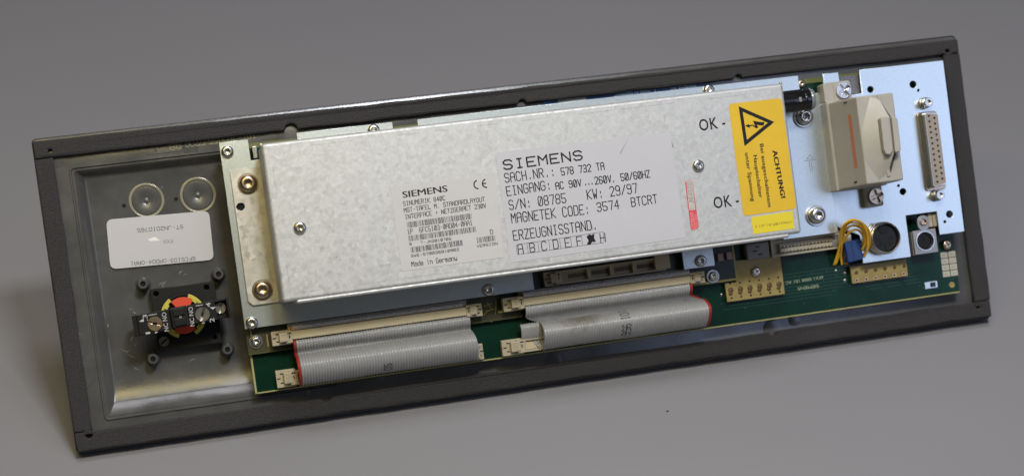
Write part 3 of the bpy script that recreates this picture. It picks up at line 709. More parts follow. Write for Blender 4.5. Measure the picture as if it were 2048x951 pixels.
# left ear and right ear
hx = U(481, 413, EZ2)
a = [U(460, 341, EZ2), U(512, 334, EZ2)]
el0, et, eb_ = (U(463, 345, EZ2).x + U(493, 600, EZ2).x) / 2, U(490, 336, EZ2).y, U(530, 607, EZ2).y
ch = 2.2
ear = [(el0 + .8, et), (bx0 + .5, et), (bx0 + .5, eb_), (el0 + ch, eb_), (el0, eb_ + ch), (el0, et - .8)]
EARL = link('mounting_ear', plate_me(ear, MZ + .05, EZ2 + .3, [circ(hx.x, hx.y, 1.95, 14, .22)], .12), M['galv2'], PS)
link('hole_back', lathe_me([(2.6, 0), (2.5, .02)], 14), M['hole'], PS, (hx.x, hx.y, MZ + .02))
rt, rb, rr = U(1636, 187, EZ2).y, U(1640, 469, EZ2).y, (U(1642, 187, EZ2).x + U(1673, 456, EZ2).x) / 2
EARR = link('mounting_ear', plate_me([(bx1 - .5, rb), (rr, rb), (rr, rt), (bx1 - .5, rt)], MZ + .05, EZ2 + .3, (), .12), M['zinc'], PS)
screw(496, 367, EZ2 + .3, bighex, M['brass'], PS, .2); screw(525, 579, EZ2 + .3, bighex, M['brass'], PS, .6)
screw(1612, 233, EZ2 + .3, tall, M['steel'], PS, .2, 4); screw(1637, 430, EZ2 + .3, tall, M['steel'], PS, .7, 4)
screw(600, 455, CZ, phil, M['steel'], PS, .5); screw(1398, 331, CZ, phil, M['steel'], PS, 1.1)
# earth symbol stamped in the right ear
mb = MB(); zz = EZ2 + .34
for a, b in (((1608, 322), (1632, 319)), ((1613, 318), (1620, 309)), ((1620, 309), (1627, 316)), ((1613, 318), (1627, 316)), ((1618, 322), (1621, 344)), ((1622, 322), (1625, 343))):
    p, q_ = U(*a, zz), U(*b, zz); d = (q_ - p).normalized(); n_ = Vector((-d.y, d.x)) * .13; zl = zz + .002 * len(mb.v)
    mb.add([(p.x - n_.x, p.y - n_.y, zl), (q_.x - n_.x, q_.y - n_.y, zl), (q_.x + n_.x, q_.y + n_.y, zl), (p.x + n_.x, p.y + n_.y, zl)], [(0, 1, 2, 3)])
link('earth_symbol', from_data(mb.v, mb.f), M['score'], PS)
# scribed bend lines with gaps, pits and scratches
mb = MB(); zz = CZ + .01
def dash(p, q, w_=.11, gap=.35):
    p, q = Vector(p), Vector(q); L_ = (q - p).length; t = 0
    d = (q - p) / L_; n_ = Vector((-d.y, d.x)) * w_ / 2
    while t < L_:
        l = random.uniform(2, 14); a = p + d * t; b = p + d * min(L_, t + l)
        if random.random() > gap: mb.add([(a.x - n_.x, a.y - n_.y, zz), (b.x - n_.x, b.y - n_.y, zz), (b.x + n_.x, b.y + n_.y, zz), (a.x + n_.x, a.y + n_.y, zz)], [(0, 1, 2, 3)])
        t += l + random.uniform(.2, 2)
dash((bx0 + 5, by1 - 3.6), (bx1 - 20, by1 - 3.6)); dash((bx0 + 8, by0 + 3.6), (bx1 - 20, by0 + 3.6)); dash((bx0 + 4.2, by0 + 4), (bx0 + 4.2, by1 - 4), gap=.6)
o = link('scribed_lines', from_data(mb.v, mb.f), M['score'], PS); o['kind'] = 'stuff'
mb = MB()
for k in range(46):
    x, y = random.uniform(bx0 + 4, bx1 - 4), random.uniform(by0 + 3, by1 - 3)
    if k < 14: x, y = random.gauss(bx0 + 28, 1.2), random.gauss(by0 + 17, 1.0)
    mb.disc(x, y, random.uniform(.08, .24), CZ + .005, CZ + .015, 7)
o = link('pits', mb.me(), M['score'], PS); o['kind'] = 'stuff'
# stencilled OK- marks
ftext("OK -", (1400, 262), (1452, 254), 23, CZ + .04, M['ink'], PS, bold=.12); ftext("OK -", (1429, 417), (1479, 409), 23, CZ + .04, M['ink'], PS, bold=.12)

# rating label
LZ = CZ + .14
RL = decal('rating_label', [(780, 373), (990, 349), (1007, 514), (804, 542)], LZ, M['label'], ROOT, r=.8, snap=False)
def a5(x, y): return (x / 5.14 + 780, y / 5.14 + 360)
T = LZ + .03
ftext("SIEMENS", a5(135, 183), a5(592, 117), 12.5, T, M['ink'], RL, fat=.26)
for t, a, b, h in (("SINUMERIK 840C", (140, 265), (568, 205), 8), ("MST-TAFEL M, STANDARDLAYOUT", (147, 333), (975, 216), 8), ("INTERFACE + NETZGERAET 230V", (158, 401), (988, 282), 8),
                   ("1P  6FC5103-0AD04-0AA1", (183, 556), (848, 460), 9), ("S   T-JN2010765", (202, 669), (628, 612), 4.4), ("GWE-570035910902", (218, 791), (708, 722), 4.4),
                   ("Made in Germany", (225, 887), (690, 822), 9), ("D", (1035, 553), (1060, 549), 8), ("VERSION", (895, 690), (1105, 662), 4.4)):
    ptext(t, a5(*a), a5(*b), h, T, M['ink'], RL, sw=.27 if h > 5 else .22)
def barcode(tl, tr, hpx, seed):
    rnd = random.Random(seed); A, B = U(*a5(*tl), T), U(*a5(*tr), T); d = B - A; W = d.length; d.normalize(); dn = Vector((d.y, -d.x)) * hpx / 5.14 / 3.93
    mb = MB(); t = 0
    while t < W - .5:
        w_ = rnd.choice((.18, .18, .42)); p, q = A + d * t, A + d * (t + w_)
        mb.quadz([p, q, q + dn, p + dn], T); t += w_ + rnd.choice((.2, .2, .42))
    link('barcode', from_data(mb.v, mb.f), mat('barcode_ink', (.05, .05, .055), .6) if 'barcode_ink' not in bpy.data.materials else bpy.data.materials['barcode_ink'], RL)
barcode((170, 432), (845, 338), 56, 1); barcode((187, 572), (885, 473), 54, 2); barcode((210, 690), (757, 611), 54, 3); barcode((890, 590), (1092, 562), 56, 4)
mb = MB()                                                   # conformity mark: two open arcs, the second with a bar
for k, (cx_, cy_) in enumerate(((905, 45), (992, 33))):
    c = U(*a5(cx_, cy_), T); r1 = 9 / 3.93; r0 = r1 - .62; n = 16
    for i in range(n):
        a0, a1 = math.radians(100 + 170 * i / n), math.radians(100 + 170 * (i + 1) / n)
        mb.add([(c.x + r0 * math.cos(a0), c.y + r0 * math.sin(a0), T), (c.x + r1 * math.cos(a0), c.y + r1 * math.sin(a0), T), (c.x + r1 * math.cos(a1), c.y + r1 * math.sin(a1), T), (c.x + r0 * math.cos(a1), c.y + r0 * math.sin(a1), T)], [(0, 1, 2, 3)])
    if k: mb.quadz([(c.x - r0, c.y - .3), (c.x - .1, c.y - .2), (c.x - .1, c.y + .4), (c.x - r0, c.y + .3)], T + .003)
link('conformity_mark', from_data(mb.v, mb.f), M['ink'], RL)

# supplier label
SL = decal('supplier_label', [(991, 305), (1340, 264), (1371, 475), (1021, 525)], LZ + .02, M['label2'], ROOT, r=.8, snap=False)
T = LZ + .05
def a6(x, y): return (x / 3.17 + 980, y / 3.17 + 240)
ptext("SIEMENS", a6(90, 314), a6(585, 250), 17, T, M['ink'], SL, sw=.75)
for t, a, b, h in (("SACH.NR.:", (98, 396), (413, 352), 17), ("578 732 TA", (455, 350), (725, 313), 13.5), ("EINGANG:", (110, 480), (388, 437), 17), ("AC 90V", (420, 440), (580, 418), 13),
                   ("...", (600, 413), (655, 405), 12), ("260V, 50/60HZ", (668, 407), (1015, 362), 13.5), ("S/N: 08785", (125, 568), (483, 522), 17.5), ("KW: 29/97", (620, 503), (935, 460), 18),
                   ("MAGNETEK CODE:", (140, 652), (632, 592), 18), ("3574", (682, 580), (820, 560), 16.5), ("BTCRT", (900, 548), (1062, 525), 16.5), ("ERZEUGNISSTAND.", (152, 762), (680, 690), 18)):
    ptext(t, a6(*a), a6(*b), h, T, M['ink'], SL, sw=.46)
for i, ch in enumerate("ABCDEF H"):
    if ch == ' ': continue
    x = 182 + 74.5 * i; y = 848 - 10.4 * i
    ptext(ch, a6(x, y), a6(x + 30, y - 4), 17 if i else 18, T, M['ink'], SL, sw=.42)
mb = MB(); k = 0
def ln(a, b, w_=.17):
    global k
    p, q_ = U(*a6(*a), T), U(*a6(*b), T); d = (q_ - p).normalized(); n_ = Vector((-d.y, d.x)) * w_ / 2; z_ = T + .012 + .001 * (k % 5); k += 1
    mb.add([(p.x - n_.x, p.y - n_.y, z_), (q_.x - n_.x, q_.y - n_.y, z_), (q_.x + n_.x, q_.y + n_.y, z_), (p.x + n_.x, p.y + n_.y, z_)], [(0, 1, 2, 3)])
ln((166, 790), (715, 708)); ln((176, 852), (720, 776))
for i in range(9):
    x = 166 + 68.8 * i; y = 790 - 10.25 * i; ln((x, y), (x + 8, y + 64))
link('revision_grid', from_data(mb.v, mb.f), M['ink'], SL)
mb = MB(); mb.quadz([U(*a6(*p), T) for p in ((612, 738), (630, 722), (645, 730), (662, 716), (660, 745), (672, 772), (650, 770), (635, 790), (614, 786), (625, 764))], T + .02)
link('crossed_out_letter', from_data(mb.v, mb.f), M['ink'], SL)
mb = MB()
for pts in (((640, 640), (652, 690), (648, 700)), ((880, 110), (830, 210), (822, 214)), ((1150, 130), (1165, 170), (1160, 172))):
    mb.quadz([U(*a6(*p), T) for p in pts], T + .02)
link('scratch_marks', from_data(mb.v, mb.f), M['inkgrey'], SL)

# warning sticker
WS = decal('warning_sticker', [(1457, 208), (1563, 196), (1593, 417), (1487, 432)], LZ + .03, M['warn'], ROOT, r=2.2, snap=False)
T = LZ + .08
def w6(x, y): return (x / 3.394 + 1450, y / 3.394 + 190)
def insetpoly(pts, t):
    c = sum(pts, Vector((0, 0))) / len(pts); return [c + (p - c) * t for p in pts]
tri = [U(*w6(*p), T) for p in ((92, 76), (335, 183), (133, 347))]
inn = insetpoly(tri, .70)
mb = MB()
for i in range(3): mb.quadz([tri[i], tri[(i + 1) % 3], inn[(i + 1) % 3], inn[i]], T)
link('hazard_triangle', from_data(mb.v, mb.f), M['ink'], WS)
mb = MB()
for pts in (((268, 184), (262, 208), (222, 204), (232, 182)), ((232, 182), (222, 204), (190, 176)), ((190, 176), (204, 176), (226, 222), (212, 226)), ((226, 222), (212, 226), (176, 202), (190, 202)), ((190, 202), (178, 212), (160, 214), (160, 205)), ((136, 209), (164, 196), (168, 224))):
    mb.quadz([U(*w6(*p), T) for p in pts], T + .004 * len(mb.f))
link('lightning_bolt', from_data(mb.v, mb.f), M['ink'], WS)
ftext("ACHTUNG!", w6(322, 378), w6(380, 700), 10, T, M['ink'], WS, bold=.12, fat=.36)
ftext("Bei ausgeschaltetem", w6(236, 333), w6(293, 760), 8, T, M['ink'], WS, bold=.12, fat=.10)
ftext("Hauptschalter", w6(192, 410), w6(232, 697), 8, T, M['ink'], WS, bold=.12, fat=.10)
ftext("unter Spannung", w6(136, 394), w6(179, 722), 8, T, M['ink'], WS, bold=.12, fat=.10)
YS = decal('marker_sticker', [(1502, 434), (1585, 421.5), (1588.5, 456.5), (1507, 468)], LZ + .02, M['warn2'], ROOT, snap=False)
ftext("=M60+BP-A1-A1.3", w6(455, 850), w6(205, 884), 5.5, LZ + .06, M['inkyel'], YS)
# red test seal
TS = decal('test_seal', [(1370, 361), (1384.5, 359), (1398, 456), (1382, 461)], LZ + .02, M['redlab'], ROOT, r=1.3, snap=False)
def r7(x, y): return (x / 7.93 + 1360, y / 7.93 + 350)
decal('white_field', [r7(98, 88), r7(192, 82), r7(243, 547), r7(148, 560)], LZ + .06, mat('field_white', (.50, .46, .42), .5), TS, th=.03, snap=False)
ptext("T-JN649200", r7(232, 540), r7(180, 105), 9, LZ + .08, M['inkgrey'], TS, sw=.2, plain0=True)
ptext("SIEMENS", r7(232, 868), r7(205, 588), 5.5, LZ + .06, M['pinkink'], TS, sw=.16); ptext("TESTED", r7(285, 852), r7(262, 630), 5.5, LZ + .06, M['pinkink'], TS, sw=.16)

# black sleeved capacitor / gland coming out of the cover's side
p = U(1600, 203, 33); r_ = 22 / 3.93 / 1.0
prof = [(r_ * .98, -10), (r_, 4), (r_, 9.4), (r_ * .92, 10.4), (r_ * .92, 10.9), (r_ * .99, 11.4), (r_ * .97, 14.0)]
me = lathe_me(prof, 36); me.transform(Matrix.Rotation(math.radians(90), 4, 'Y'))
xx = U(1567, 203, 33).x
GL = link('fuse_holder', me, M['blackgloss'], ROOT, (xx, p.y + .6, 32))
me = lathe_me([(r_ * 1.0, 0), (r_ * 1.03, .8), (r_ * .9, 2.2), (r_ * .5, 2.4)], 36); me.transform(Matrix.Rotation(math.radians(90), 4, 'Y'))
link('clear_end_cap', me, mat('grey_clear_cap', (.20, .21, .22), .12), GL, (13.6, 0, 0))
me = box_me(6.6, 8.0, -1.2, 1.2, r_ - .35, r_ + .15); link('release_tab', me, M['greyp'], GL, bev=.15)

# ---------------------------------------------------------------- ivory appliance cover with finger grip
def loft(name, rings, m, parent, bev=.5, seg=2):
    vs = [v for r in rings for v in r]; n = len(rings[0])
    fs = [(j * n + i, j * n + (i + 1) % n, (j + 1) * n + (i + 1) % n, (j + 1) * n + i) for j in range(len(rings) - 1) for i in range(n)]
    fs += [tuple(range(n))[::-1], tuple(range((len(rings) - 1) * n, len(rings) * n))]
    me = from_data(vs, fs); bm = bmesh.new(); bm.from_mesh(me); bmesh.ops.recalc_face_normals(bm, faces=bm.faces); bm.to_mesh(me); bm.free()
    return link(name, me, m, parent, bev=bev, seg=seg)
def s4(x, y): return (x / 3.395 + 1640, y / 3.395 + 140)
HZ = 50.0
fx_0, fx_1, fy_0, fy_1 = rect([s4(247, 187), s4(495, 150), s4(568, 738), s4(322, 782)], HZ)
bx_0 = (U(1647, 190, MZ + 8).x + U(1671, 372, MZ + 8).x) / 2 - .3 ; bx_1 = fx_1 + 1.5
def rr(x0, x1, y0, y1, z): return [(x0, y0, z), (x1, y0, z), (x1, y1, z), (x0, y1, z)]
AC = link('socket_cover', loft('t', [rr(bx_0, bx_1, fy_0 - 1.0, fy_1 + 1.2, MZ + .1), rr(bx_0 + .3, bx_1, fy_0 - .9, fy_1 + 1.0, MZ + 9), rr(bx_0 + 1.4, bx_1 - .3, fy_0 - .4, fy_1 + .5, MZ + 10), rr(fx_0 - 1.4, fx_1 + .3, fy_0 - .2, fy_1 + .2, HZ - 6), rr(fx_0, fx_1, fy_0, fy_1, HZ)], M['ivory'], None).data, M['ivory'], ROOT, bev=.7, seg=3)
bpy.data.objects.remove([o for o in bpy.data.objects if o.name.startswith('t') and o.data == AC.data and o != AC][0])
# ears with screws
ez = MZ + 9
p = U(*s4(152, 142), ez); link('fixing_ear', plate_me(round_rect(bx_0 + .2, p.x + 4.8, fy_1 + .2, p.y + 5.0, 1.4), MZ + .1, ez, (), .3), M['ivory'], AC)
link('screw_seat', box_me(p.x - 4.8, p.x + 4.2, p.y - 4.8, p.y + 4.2, ez, ez + .3), M['ivory'], AC, bev=.2)
link('screw', head_me(3.9, 1.8, 3.6, 1.0, crossf, 48), M['steel'], AC, (p.x, p.y, ez + .3), .6)
p = U(*s4(380, 857), MZ + 6); link('fixing_ear', plate_me(round_rect(p.x - 5.0, p.x + 4.2, p.y - 5.2, fy_0 + 2, 1.2), MZ + .1, MZ + 5, (), .3), M['ivory'], AC)
link('screw', head_me(3.9, 1.8, 3.6, 1.0, crossf, 48), M['brass'], AC, (p.x, p.y, MZ + 5.2), .3)
# facetted grip
def P3(x, y, z): q = U(*s4(x, y), z); return (q.x, q.y, z)
hz = HZ + 5.5
vs = [P3(338, 185, HZ + .05), P3(285, 400, HZ + .05), P3(300, 600, HZ + .05), P3(402, 748, HZ + .05),      # 0-3 left line on the face
      P3(470, 322, hz), P3(500, 565, hz),                                                                   # 4-5 crest
      P3(400, 195, HZ + .3), P3(462, 690, HZ + .3),                                                         # 6-7 ends of groove
      P3(345, 400, HZ + 1.8), P3(368, 596, HZ + 1.8),                                                       # 8-9 mid ridge
      P3(478, 322, HZ - .2), P3(508, 565, HZ - .2)]
fs = [(0, 1, 8), (1, 2, 9, 8), (2, 3, 9), (0, 8, 4, 6), (8, 9, 5, 4), (9, 3, 7, 5), (6, 4, 10), (4, 5, 11, 10), (5, 7, 11)]
me = from_data(vs, fs); bm = bmesh.new(); bm.from_mesh(me); bmesh.ops.recalc_face_normals(bm, faces=bm.faces)

for e in bm.edges:
    if len(e.link_faces) == 2 and e.calc_face_angle(0) > math.radians(24): e.smooth = False
for f in bm.faces: f.smooth = True
bm.to_mesh(me); bm.free(); link('grip_wedge', me, M['ivory'], AC)
def px_prism(name, pts, z0, z1, m, parent, bev=.4, z=None, seg=2):
    mb = MB(); mb.prism([U(*s4(*p), z1) for p in pts], z0, z1); return link(name, mb.me(), m, parent, bev=bev, seg=seg)
px_prism('finger_grip', ((412, 330), (432, 316), (470, 318), (500, 545), (480, 575), (450, 572), (436, 540)), HZ, hz + 1.6, M['ivory'], AC, .6)
px_prism('finger_grip', ((487, 318), (512, 316), (528, 330), (553, 535), (545, 555), (512, 560)), HZ - 2, hz + 1.0, M['ivory'], AC, .6)
mb = MB()
for a, b in (((402, 215), (474, 322)), ((474, 322), (508, 560)), ((508, 560), (474, 690))):
    p, q_ = U(*s4(*a), HZ + .1), U(*s4(*b), HZ + .1); d = (q_ - p).normalized(); n_ = Vector((-d.y, d.x)) * .7
    mb.add([(p.x - n_.x, p.y - n_.y, HZ + .1), (q_.x - n_.x, q_.y - n_.y, HZ + .1), (q_.x + n_.x, q_.y + n_.y, HZ + .12), (p.x + n_.x, p.y + n_.y, HZ + .12)], [(0, 1, 2, 3)])
link('grip_groove', from_data(mb.v, mb.f), mat('groove_shade', (.06, .055, .04), .8), AC)  # flat dark strips on the face, painted shade of the groove
for a in ((400, 200), (462, 690)):
    p = P3(*a, HZ); link('groove_rib', box_me(p[0] - .9, p[0] + .9, p[1] - 2.4, p[1] + 2.4, HZ, HZ + .7), M['ivory'], AC, bev=.3)
# things on the sloping left side: stripe and two slots
def on_slope(x, y, lift):
    z0, z1 = MZ + 10, HZ - 6
    lo, hi = z0, z1
    for _ in range(30):
        z = (lo + hi) / 2; X = U(x, y, z).x; sx = bx_0 + 1.4 + (fx_0 - 1.4 - bx_0 - 1.4) * (z - z0) / (z1 - z0)
        if X > sx: lo = z          # ray still right of the wall: needs a higher point
        else: hi = z
    q = U(x, y, z); return (q.x - lift, q.y, z + lift * .5)
for nm, pts, m in (('orange_stripe', ((190, 305), (212, 303), (257, 664), (236, 667)), M['redink']), ('slot', ((163, 229), (165, 221), (217, 209), (217, 217)), M['hole']), ('slot', ((236, 767), (238, 756), (288, 746), (288, 760)), M['hole'])):
    link(nm, from_data([on_slope(*s4(*p), .6 if nm == 'slot' else .12) for p in pts], [tuple(range(len(pts)))]), m, AC)

# ---------------------------------------------------------------- D-shaped socket
def d5(x, y): return (x / 3.964 + 1800, y / 3.964 + 180)
DS = bpy.data.objects.new('d_connector', None); COL.objects.link(DS); DS.parent = ROOT
dx0, dx1, dy0, dy1 = rect([d5(133, 178), d5(300, 165), d5(372, 790), d5(205, 795)], MZ + 1.2)
link('flange', plate_me(round_rect(dx0, dx1 - .6, dy0, dy1, 1.6), MZ + .05, MZ + 1.3, (), .3), M['brass'], DS)
DZ = MZ + 6.5
sx0, sx1, sy0, sy1 = rect([d5(203, 182), d5(297, 176), d5(368, 752), d5(273, 765)], DZ)
def dshape(x0, x1, y0, y1, taper, r=1.0):
    q = [Vector((x0, y0 + 0)), Vector((x1, y0 + taper)), Vector((x1, y1 - taper)), Vector((x0, y1))]; out = []
    for i in range(4):
        a, b, c = q[i - 1], q[i], q[(i + 1) % 4]; u, v = (a - b).normalized(), (c - b).normalized()
        for k_ in range(5): t = k_ / 4; out.append((1 - t) ** 2 * (b + u * r) + 2 * t * (1 - t) * b + t * t * (b + v * r))
    return out
link('shell', loft('t2', [[(p.x - .5, p.y, MZ + 1.3) for p in dshape(sx0 - 1.2, sx1 + .5, sy0 - 1, sy1 + 1, 1.2)], [(p.x, p.y, MZ + 2.4) for p in dshape(sx0 - .5, sx1 + .3, sy0 - .4, sy1 + .4, 1.2)], [(p.x, p.y, DZ - .2) for p in dshape(sx0 - .3, sx1 + .3, sy0 - .3, sy1 + .3, 1.2)]], M['steel'], None, bev=0).data, M['steel'], DS)
for o in [o for o in bpy.data.objects if o.name in ('t2',)]: bpy.data.objects.remove(o)
ins = dshape(sx0, sx1, sy0, sy1, 1.2); mb = MB(); mb.prism(ins, DZ - .6, DZ); link('insert', mb.me(), mat('taupe_insert', (.30, .255, .21), .5), DS, bev=.1)
for (a, b, n) in (((228, 205), (296, 727), 13), ((272, 222), (336, 702), 12)):
    for i in range(n):
        t = i / (n - 1); p = U(*d5(a[0] + (b[0] - a[0]) * t, a[1] + (b[1] - a[1]) * t), DZ)
        link('contact_hole', lathe_me([(.62, 0), (.5, .03)], 12), M['hole'], DS, (p.x, p.y, DZ + .01)) if not (a[0] == 228 and i == 0) else link('contact_hole', lathe_me([(.62, 0), (.5, .03)], 12), M['hole'], DS, (p.x, p.y, DZ + .01))
jack = lathe_me([(3.0, 0), (3.0, .9), (2.45, 1.0), (2.45, 4.6), (2.2, 4.9), (1.25, 4.9), (1.1, 3.4)], 24)
for px, py in ((229, 96), (323, 830)):
    p = U(*d5(px, py), MZ + 6); link('jack_screw', jack, M['steel'], DS, (p.x, p.y, MZ + 1.2))

# ---------------------------------------------------------------- round DIN socket
def n6(x, y): return (x / 5.943 + 1660, y / 5.943 + 400)
DN = bpy.data.objects.new('round_socket', None); COL.objects.link(DN); DN.parent = ROOT
NZ = MZ + 6.5; p = U(*n6(668, 448), NZ); R_ = 31.5 / 3.93
link('socket_ring', lathe_me([(R_ + .5, 0), (R_ + .5, 1.6), (R_ + .1, 1.9), (R_ + .1, 3.0), (R_ + .45, 3.2), (R_ + .45, 4.6), (R_ + .1, 4.9), (R_, 6.3), (R_ - .3, 6.5), (R_ - .7, 6.4), (R_ - .95, 3.2), (R_ - 1.0, 2.2)], 56), mat('nickel', (.55, .50, .44), .24, metal=1), DN, (p.x, p.y, MZ + .05))
link('socket_insert', lathe_me([(R_ - 1.05, 2.2), (R_ - 1.1, 4.0), (R_ - 1.3, 4.2)], 40), mat('charcoal_insert', (.016, .016, .018), .4, spec=.2), DN, (p.x, p.y, MZ))
mb = MB()
for k in range(5):
    a = math.radians(185 + 42.5 * k); mb.disc(4.3 * math.cos(a), 4.3 * math.sin(a), .8, 4.2, 4.24, 12)
    mb.box(3.0 * math.cos(a) - .2, 3.0 * math.cos(a) + .2, 3.0 * math.sin(a) - .9, 3.0 * math.sin(a) + .9, 4.25, 4.3)
mb.box(-.6, .6, -6.8, -5.2, 4.2, 4.3)
link('pin_holes', mb.me(), M['hole'], DN, (p.x, p.y, MZ))
link('key_boss', arc_me(2.6, 5.9, 60, 120, 4.2, 4.6), M['black'], DN, (p.x, p.y, MZ))
for a in (115, 155): link('ring_lug', box_me(R_ - .3, R_ + 1.0, -.9, .9, 1.2, 2.6), M['steel'], DN, (p.x, p.y, MZ), math.radians(a), bev=.15)

# small socket on a metal bracket, in the plate's cut-out
MS = bpy.data.objects.new('small_socket', None); COL.objects.link(MS); MS.parent = ROOT
BZ2 = MZ - 1
q0, q1, q2, q3 = rect([n6(985, 368), n6(1250, 330), n6(1292, 612), n6(1010, 650)], BZ2)
c1 = U(*n6(1130, 483), BZ2); c2 = U(*n6(1110, 258), BZ2); r1 = 18.2 / 3.93
brk = mat('satin_nickel', (.36, .34, .31), .42, metal=.9, var=.1, vscale=.3)
link('bracket', plate_me(round_rect(q0, q1, q2, q3, .5), BZ2 - 1, BZ2, [circ(c1.x, c1.y, r1, 32)], .15), brk, MS)
link('bracket_tab', plate_me(round_rect(c2.x - 3.4, c2.x + 3.4, q3 - .4, c2.y + 3.5, 3.2, 8), BZ2 - .9, BZ2 - .04, [circ(c2.x, c2.y, 1.7, 20)], .15), brk, MS)
link('threaded_bush', lathe_me([(2.1, 0), (2.1, .5), (1.5, .6), (1.3, -.6)], 20), M['brass'], MS, (c2.x, c2.y, BZ2))
link('socket_insert', lathe_me([(r1 - .1, -6), (r1 - .1, -.6), (r1 - .9, -.5), (r1 - 1.1, -1.2), (1.0, -1.2)], 36), M['black'], MS, (c1.x, c1.y, BZ2))
link('socket_rim', lathe_me([(r1 + .7, 0), (r1 + .6, .5), (r1 + .1, .5), (r1 - .1, -.5), (r1 - .12, -1.5)], 36), M['steel'], MS, (c1.x, c1.y, BZ2 + .02))
o = MB(); o.box(-.5, .5, .4, 2.2, 0, .5); o.disc(-1.6, -.8, .5, 0, .1, 10); o.disc(1.6, -.8, .5, 0, .1, 10); o.disc(0, -2.2, .5, 0, .1, 10)
link('pin_holes', o.me(), M['hole'], MS, (c1.x, c1.y, BZ2 - 1.15))
link('socket_body', box_me(q0 - .3, q1 - .3, q2 - .2, q3 - .4, PZ, BZ2 - 1.6), M['greyp'], MS)
c = U(*n6(1210, 235), 13); link('resistor_pack', box_me(c.x - 2.4, c.x + 2.8, c.y - 3.6, c.y + 3.6, PZ, 14), M['beige'], MS, bev=.3)
link('resistor_pack', box_me(c.x - .2, c.x + .1, c.y - 3.7, c.y + 3.7, 14, 14.1), M['tanspot'], MS)

# ---------------------------------------------------------------- pin headers and ribbon cables
def header(name, pts, z0, z1, slots, parent=ROOT, m=None, double=False):
    """box header: side walls, floor, polarising gaps"""
    x0, x1, y0, y1 = rect(pts, z1); m = m or M['beige']
    t = 1.0
    H_ = bpy.data.objects.new(name, None); COL.objects.link(H_); H_.parent = parent
    link('header_floor', box_me(x0 + t, x1 - t, y0 + t, y1 - t, z0, z0 + 2.0), m, H_)
    link('side_wall', box_me(x0, x1, y1 - t, y1, z0, z1), m, H_, bev=.15); link('side_wall', box_me(x0, x1, y0, y0 + t, z0, z1), m, H_, bev=.15)
    link('end_wall', box_me(x0, x0 + t, y0 + t, y1 - t, z0, z1), m, H_, bev=.15); link('end_wall', box_me(x1 - t, x1, y0 + t, y1 - t, z0, z1), m, H_, bev=.15)
    return H_, x0, x1, y0, y1
def latch(parent, x, y, hgt, side, z, m=None, w_=9.5):
    """swing-out ejector latch seen from above; side -1 sits left of the bar"""
    m = m or M['beige']; s = side
    link('latch_base', box_me(min(x, x + s * w_), max(x, x + s * w_), y - hgt / 2, y + hgt / 2, z - 6, z - 1.6), m, parent, bev=.35)
    a, b = x + s * w_ * .18, x + s * w_ * .62; link('latch_arm', box_me(min(a, b), max(a, b), y - hgt * .30, y + hgt * .34, z - 1.6, z + 1.2), m, parent, bev=.4)
    a, b = x - s * .4, x + s * w_ * .30; link('latch_hook', box_me(min(a, b), max(a, b), y - hgt * .42, y + hgt * .2, z - 1.6, z + .4), m, parent, bev=.3)
    link('latch_hook', box_me(min(a, b), max(a, b), y + hgt * .28, y + hgt * .44, z - 1.6, z + .2), m, parent, bev=.2)
    for k_, (u, v, l) in enumerate(((.70, .28, 1.5), (.86, .02, 1.6), (.72, -.24, 1.4))):
        q = x + s * w_ * u; link('latch_slot', box_me(q - l / 2, q + l / 2, y + v * hgt - .28, y + v * hgt + .28, z - 1.59, z - 1.5), M['hole'], parent)
    q = x + s * w_ * .1; link('latch_slot', box_me(q - .25, q + .25, y - hgt * .1, y + hgt * .12, z + .4, z + .45), M['hole'], parent)
    q = x + s * w_ * .4
    for k_ in range(3): link('latch_ridge', box_me(q - .9 + k_ * .8, q - .6 + k_ * .8, y - hgt * .22, y + hgt * .26, z + 1.2, z + 1.45), m, parent)

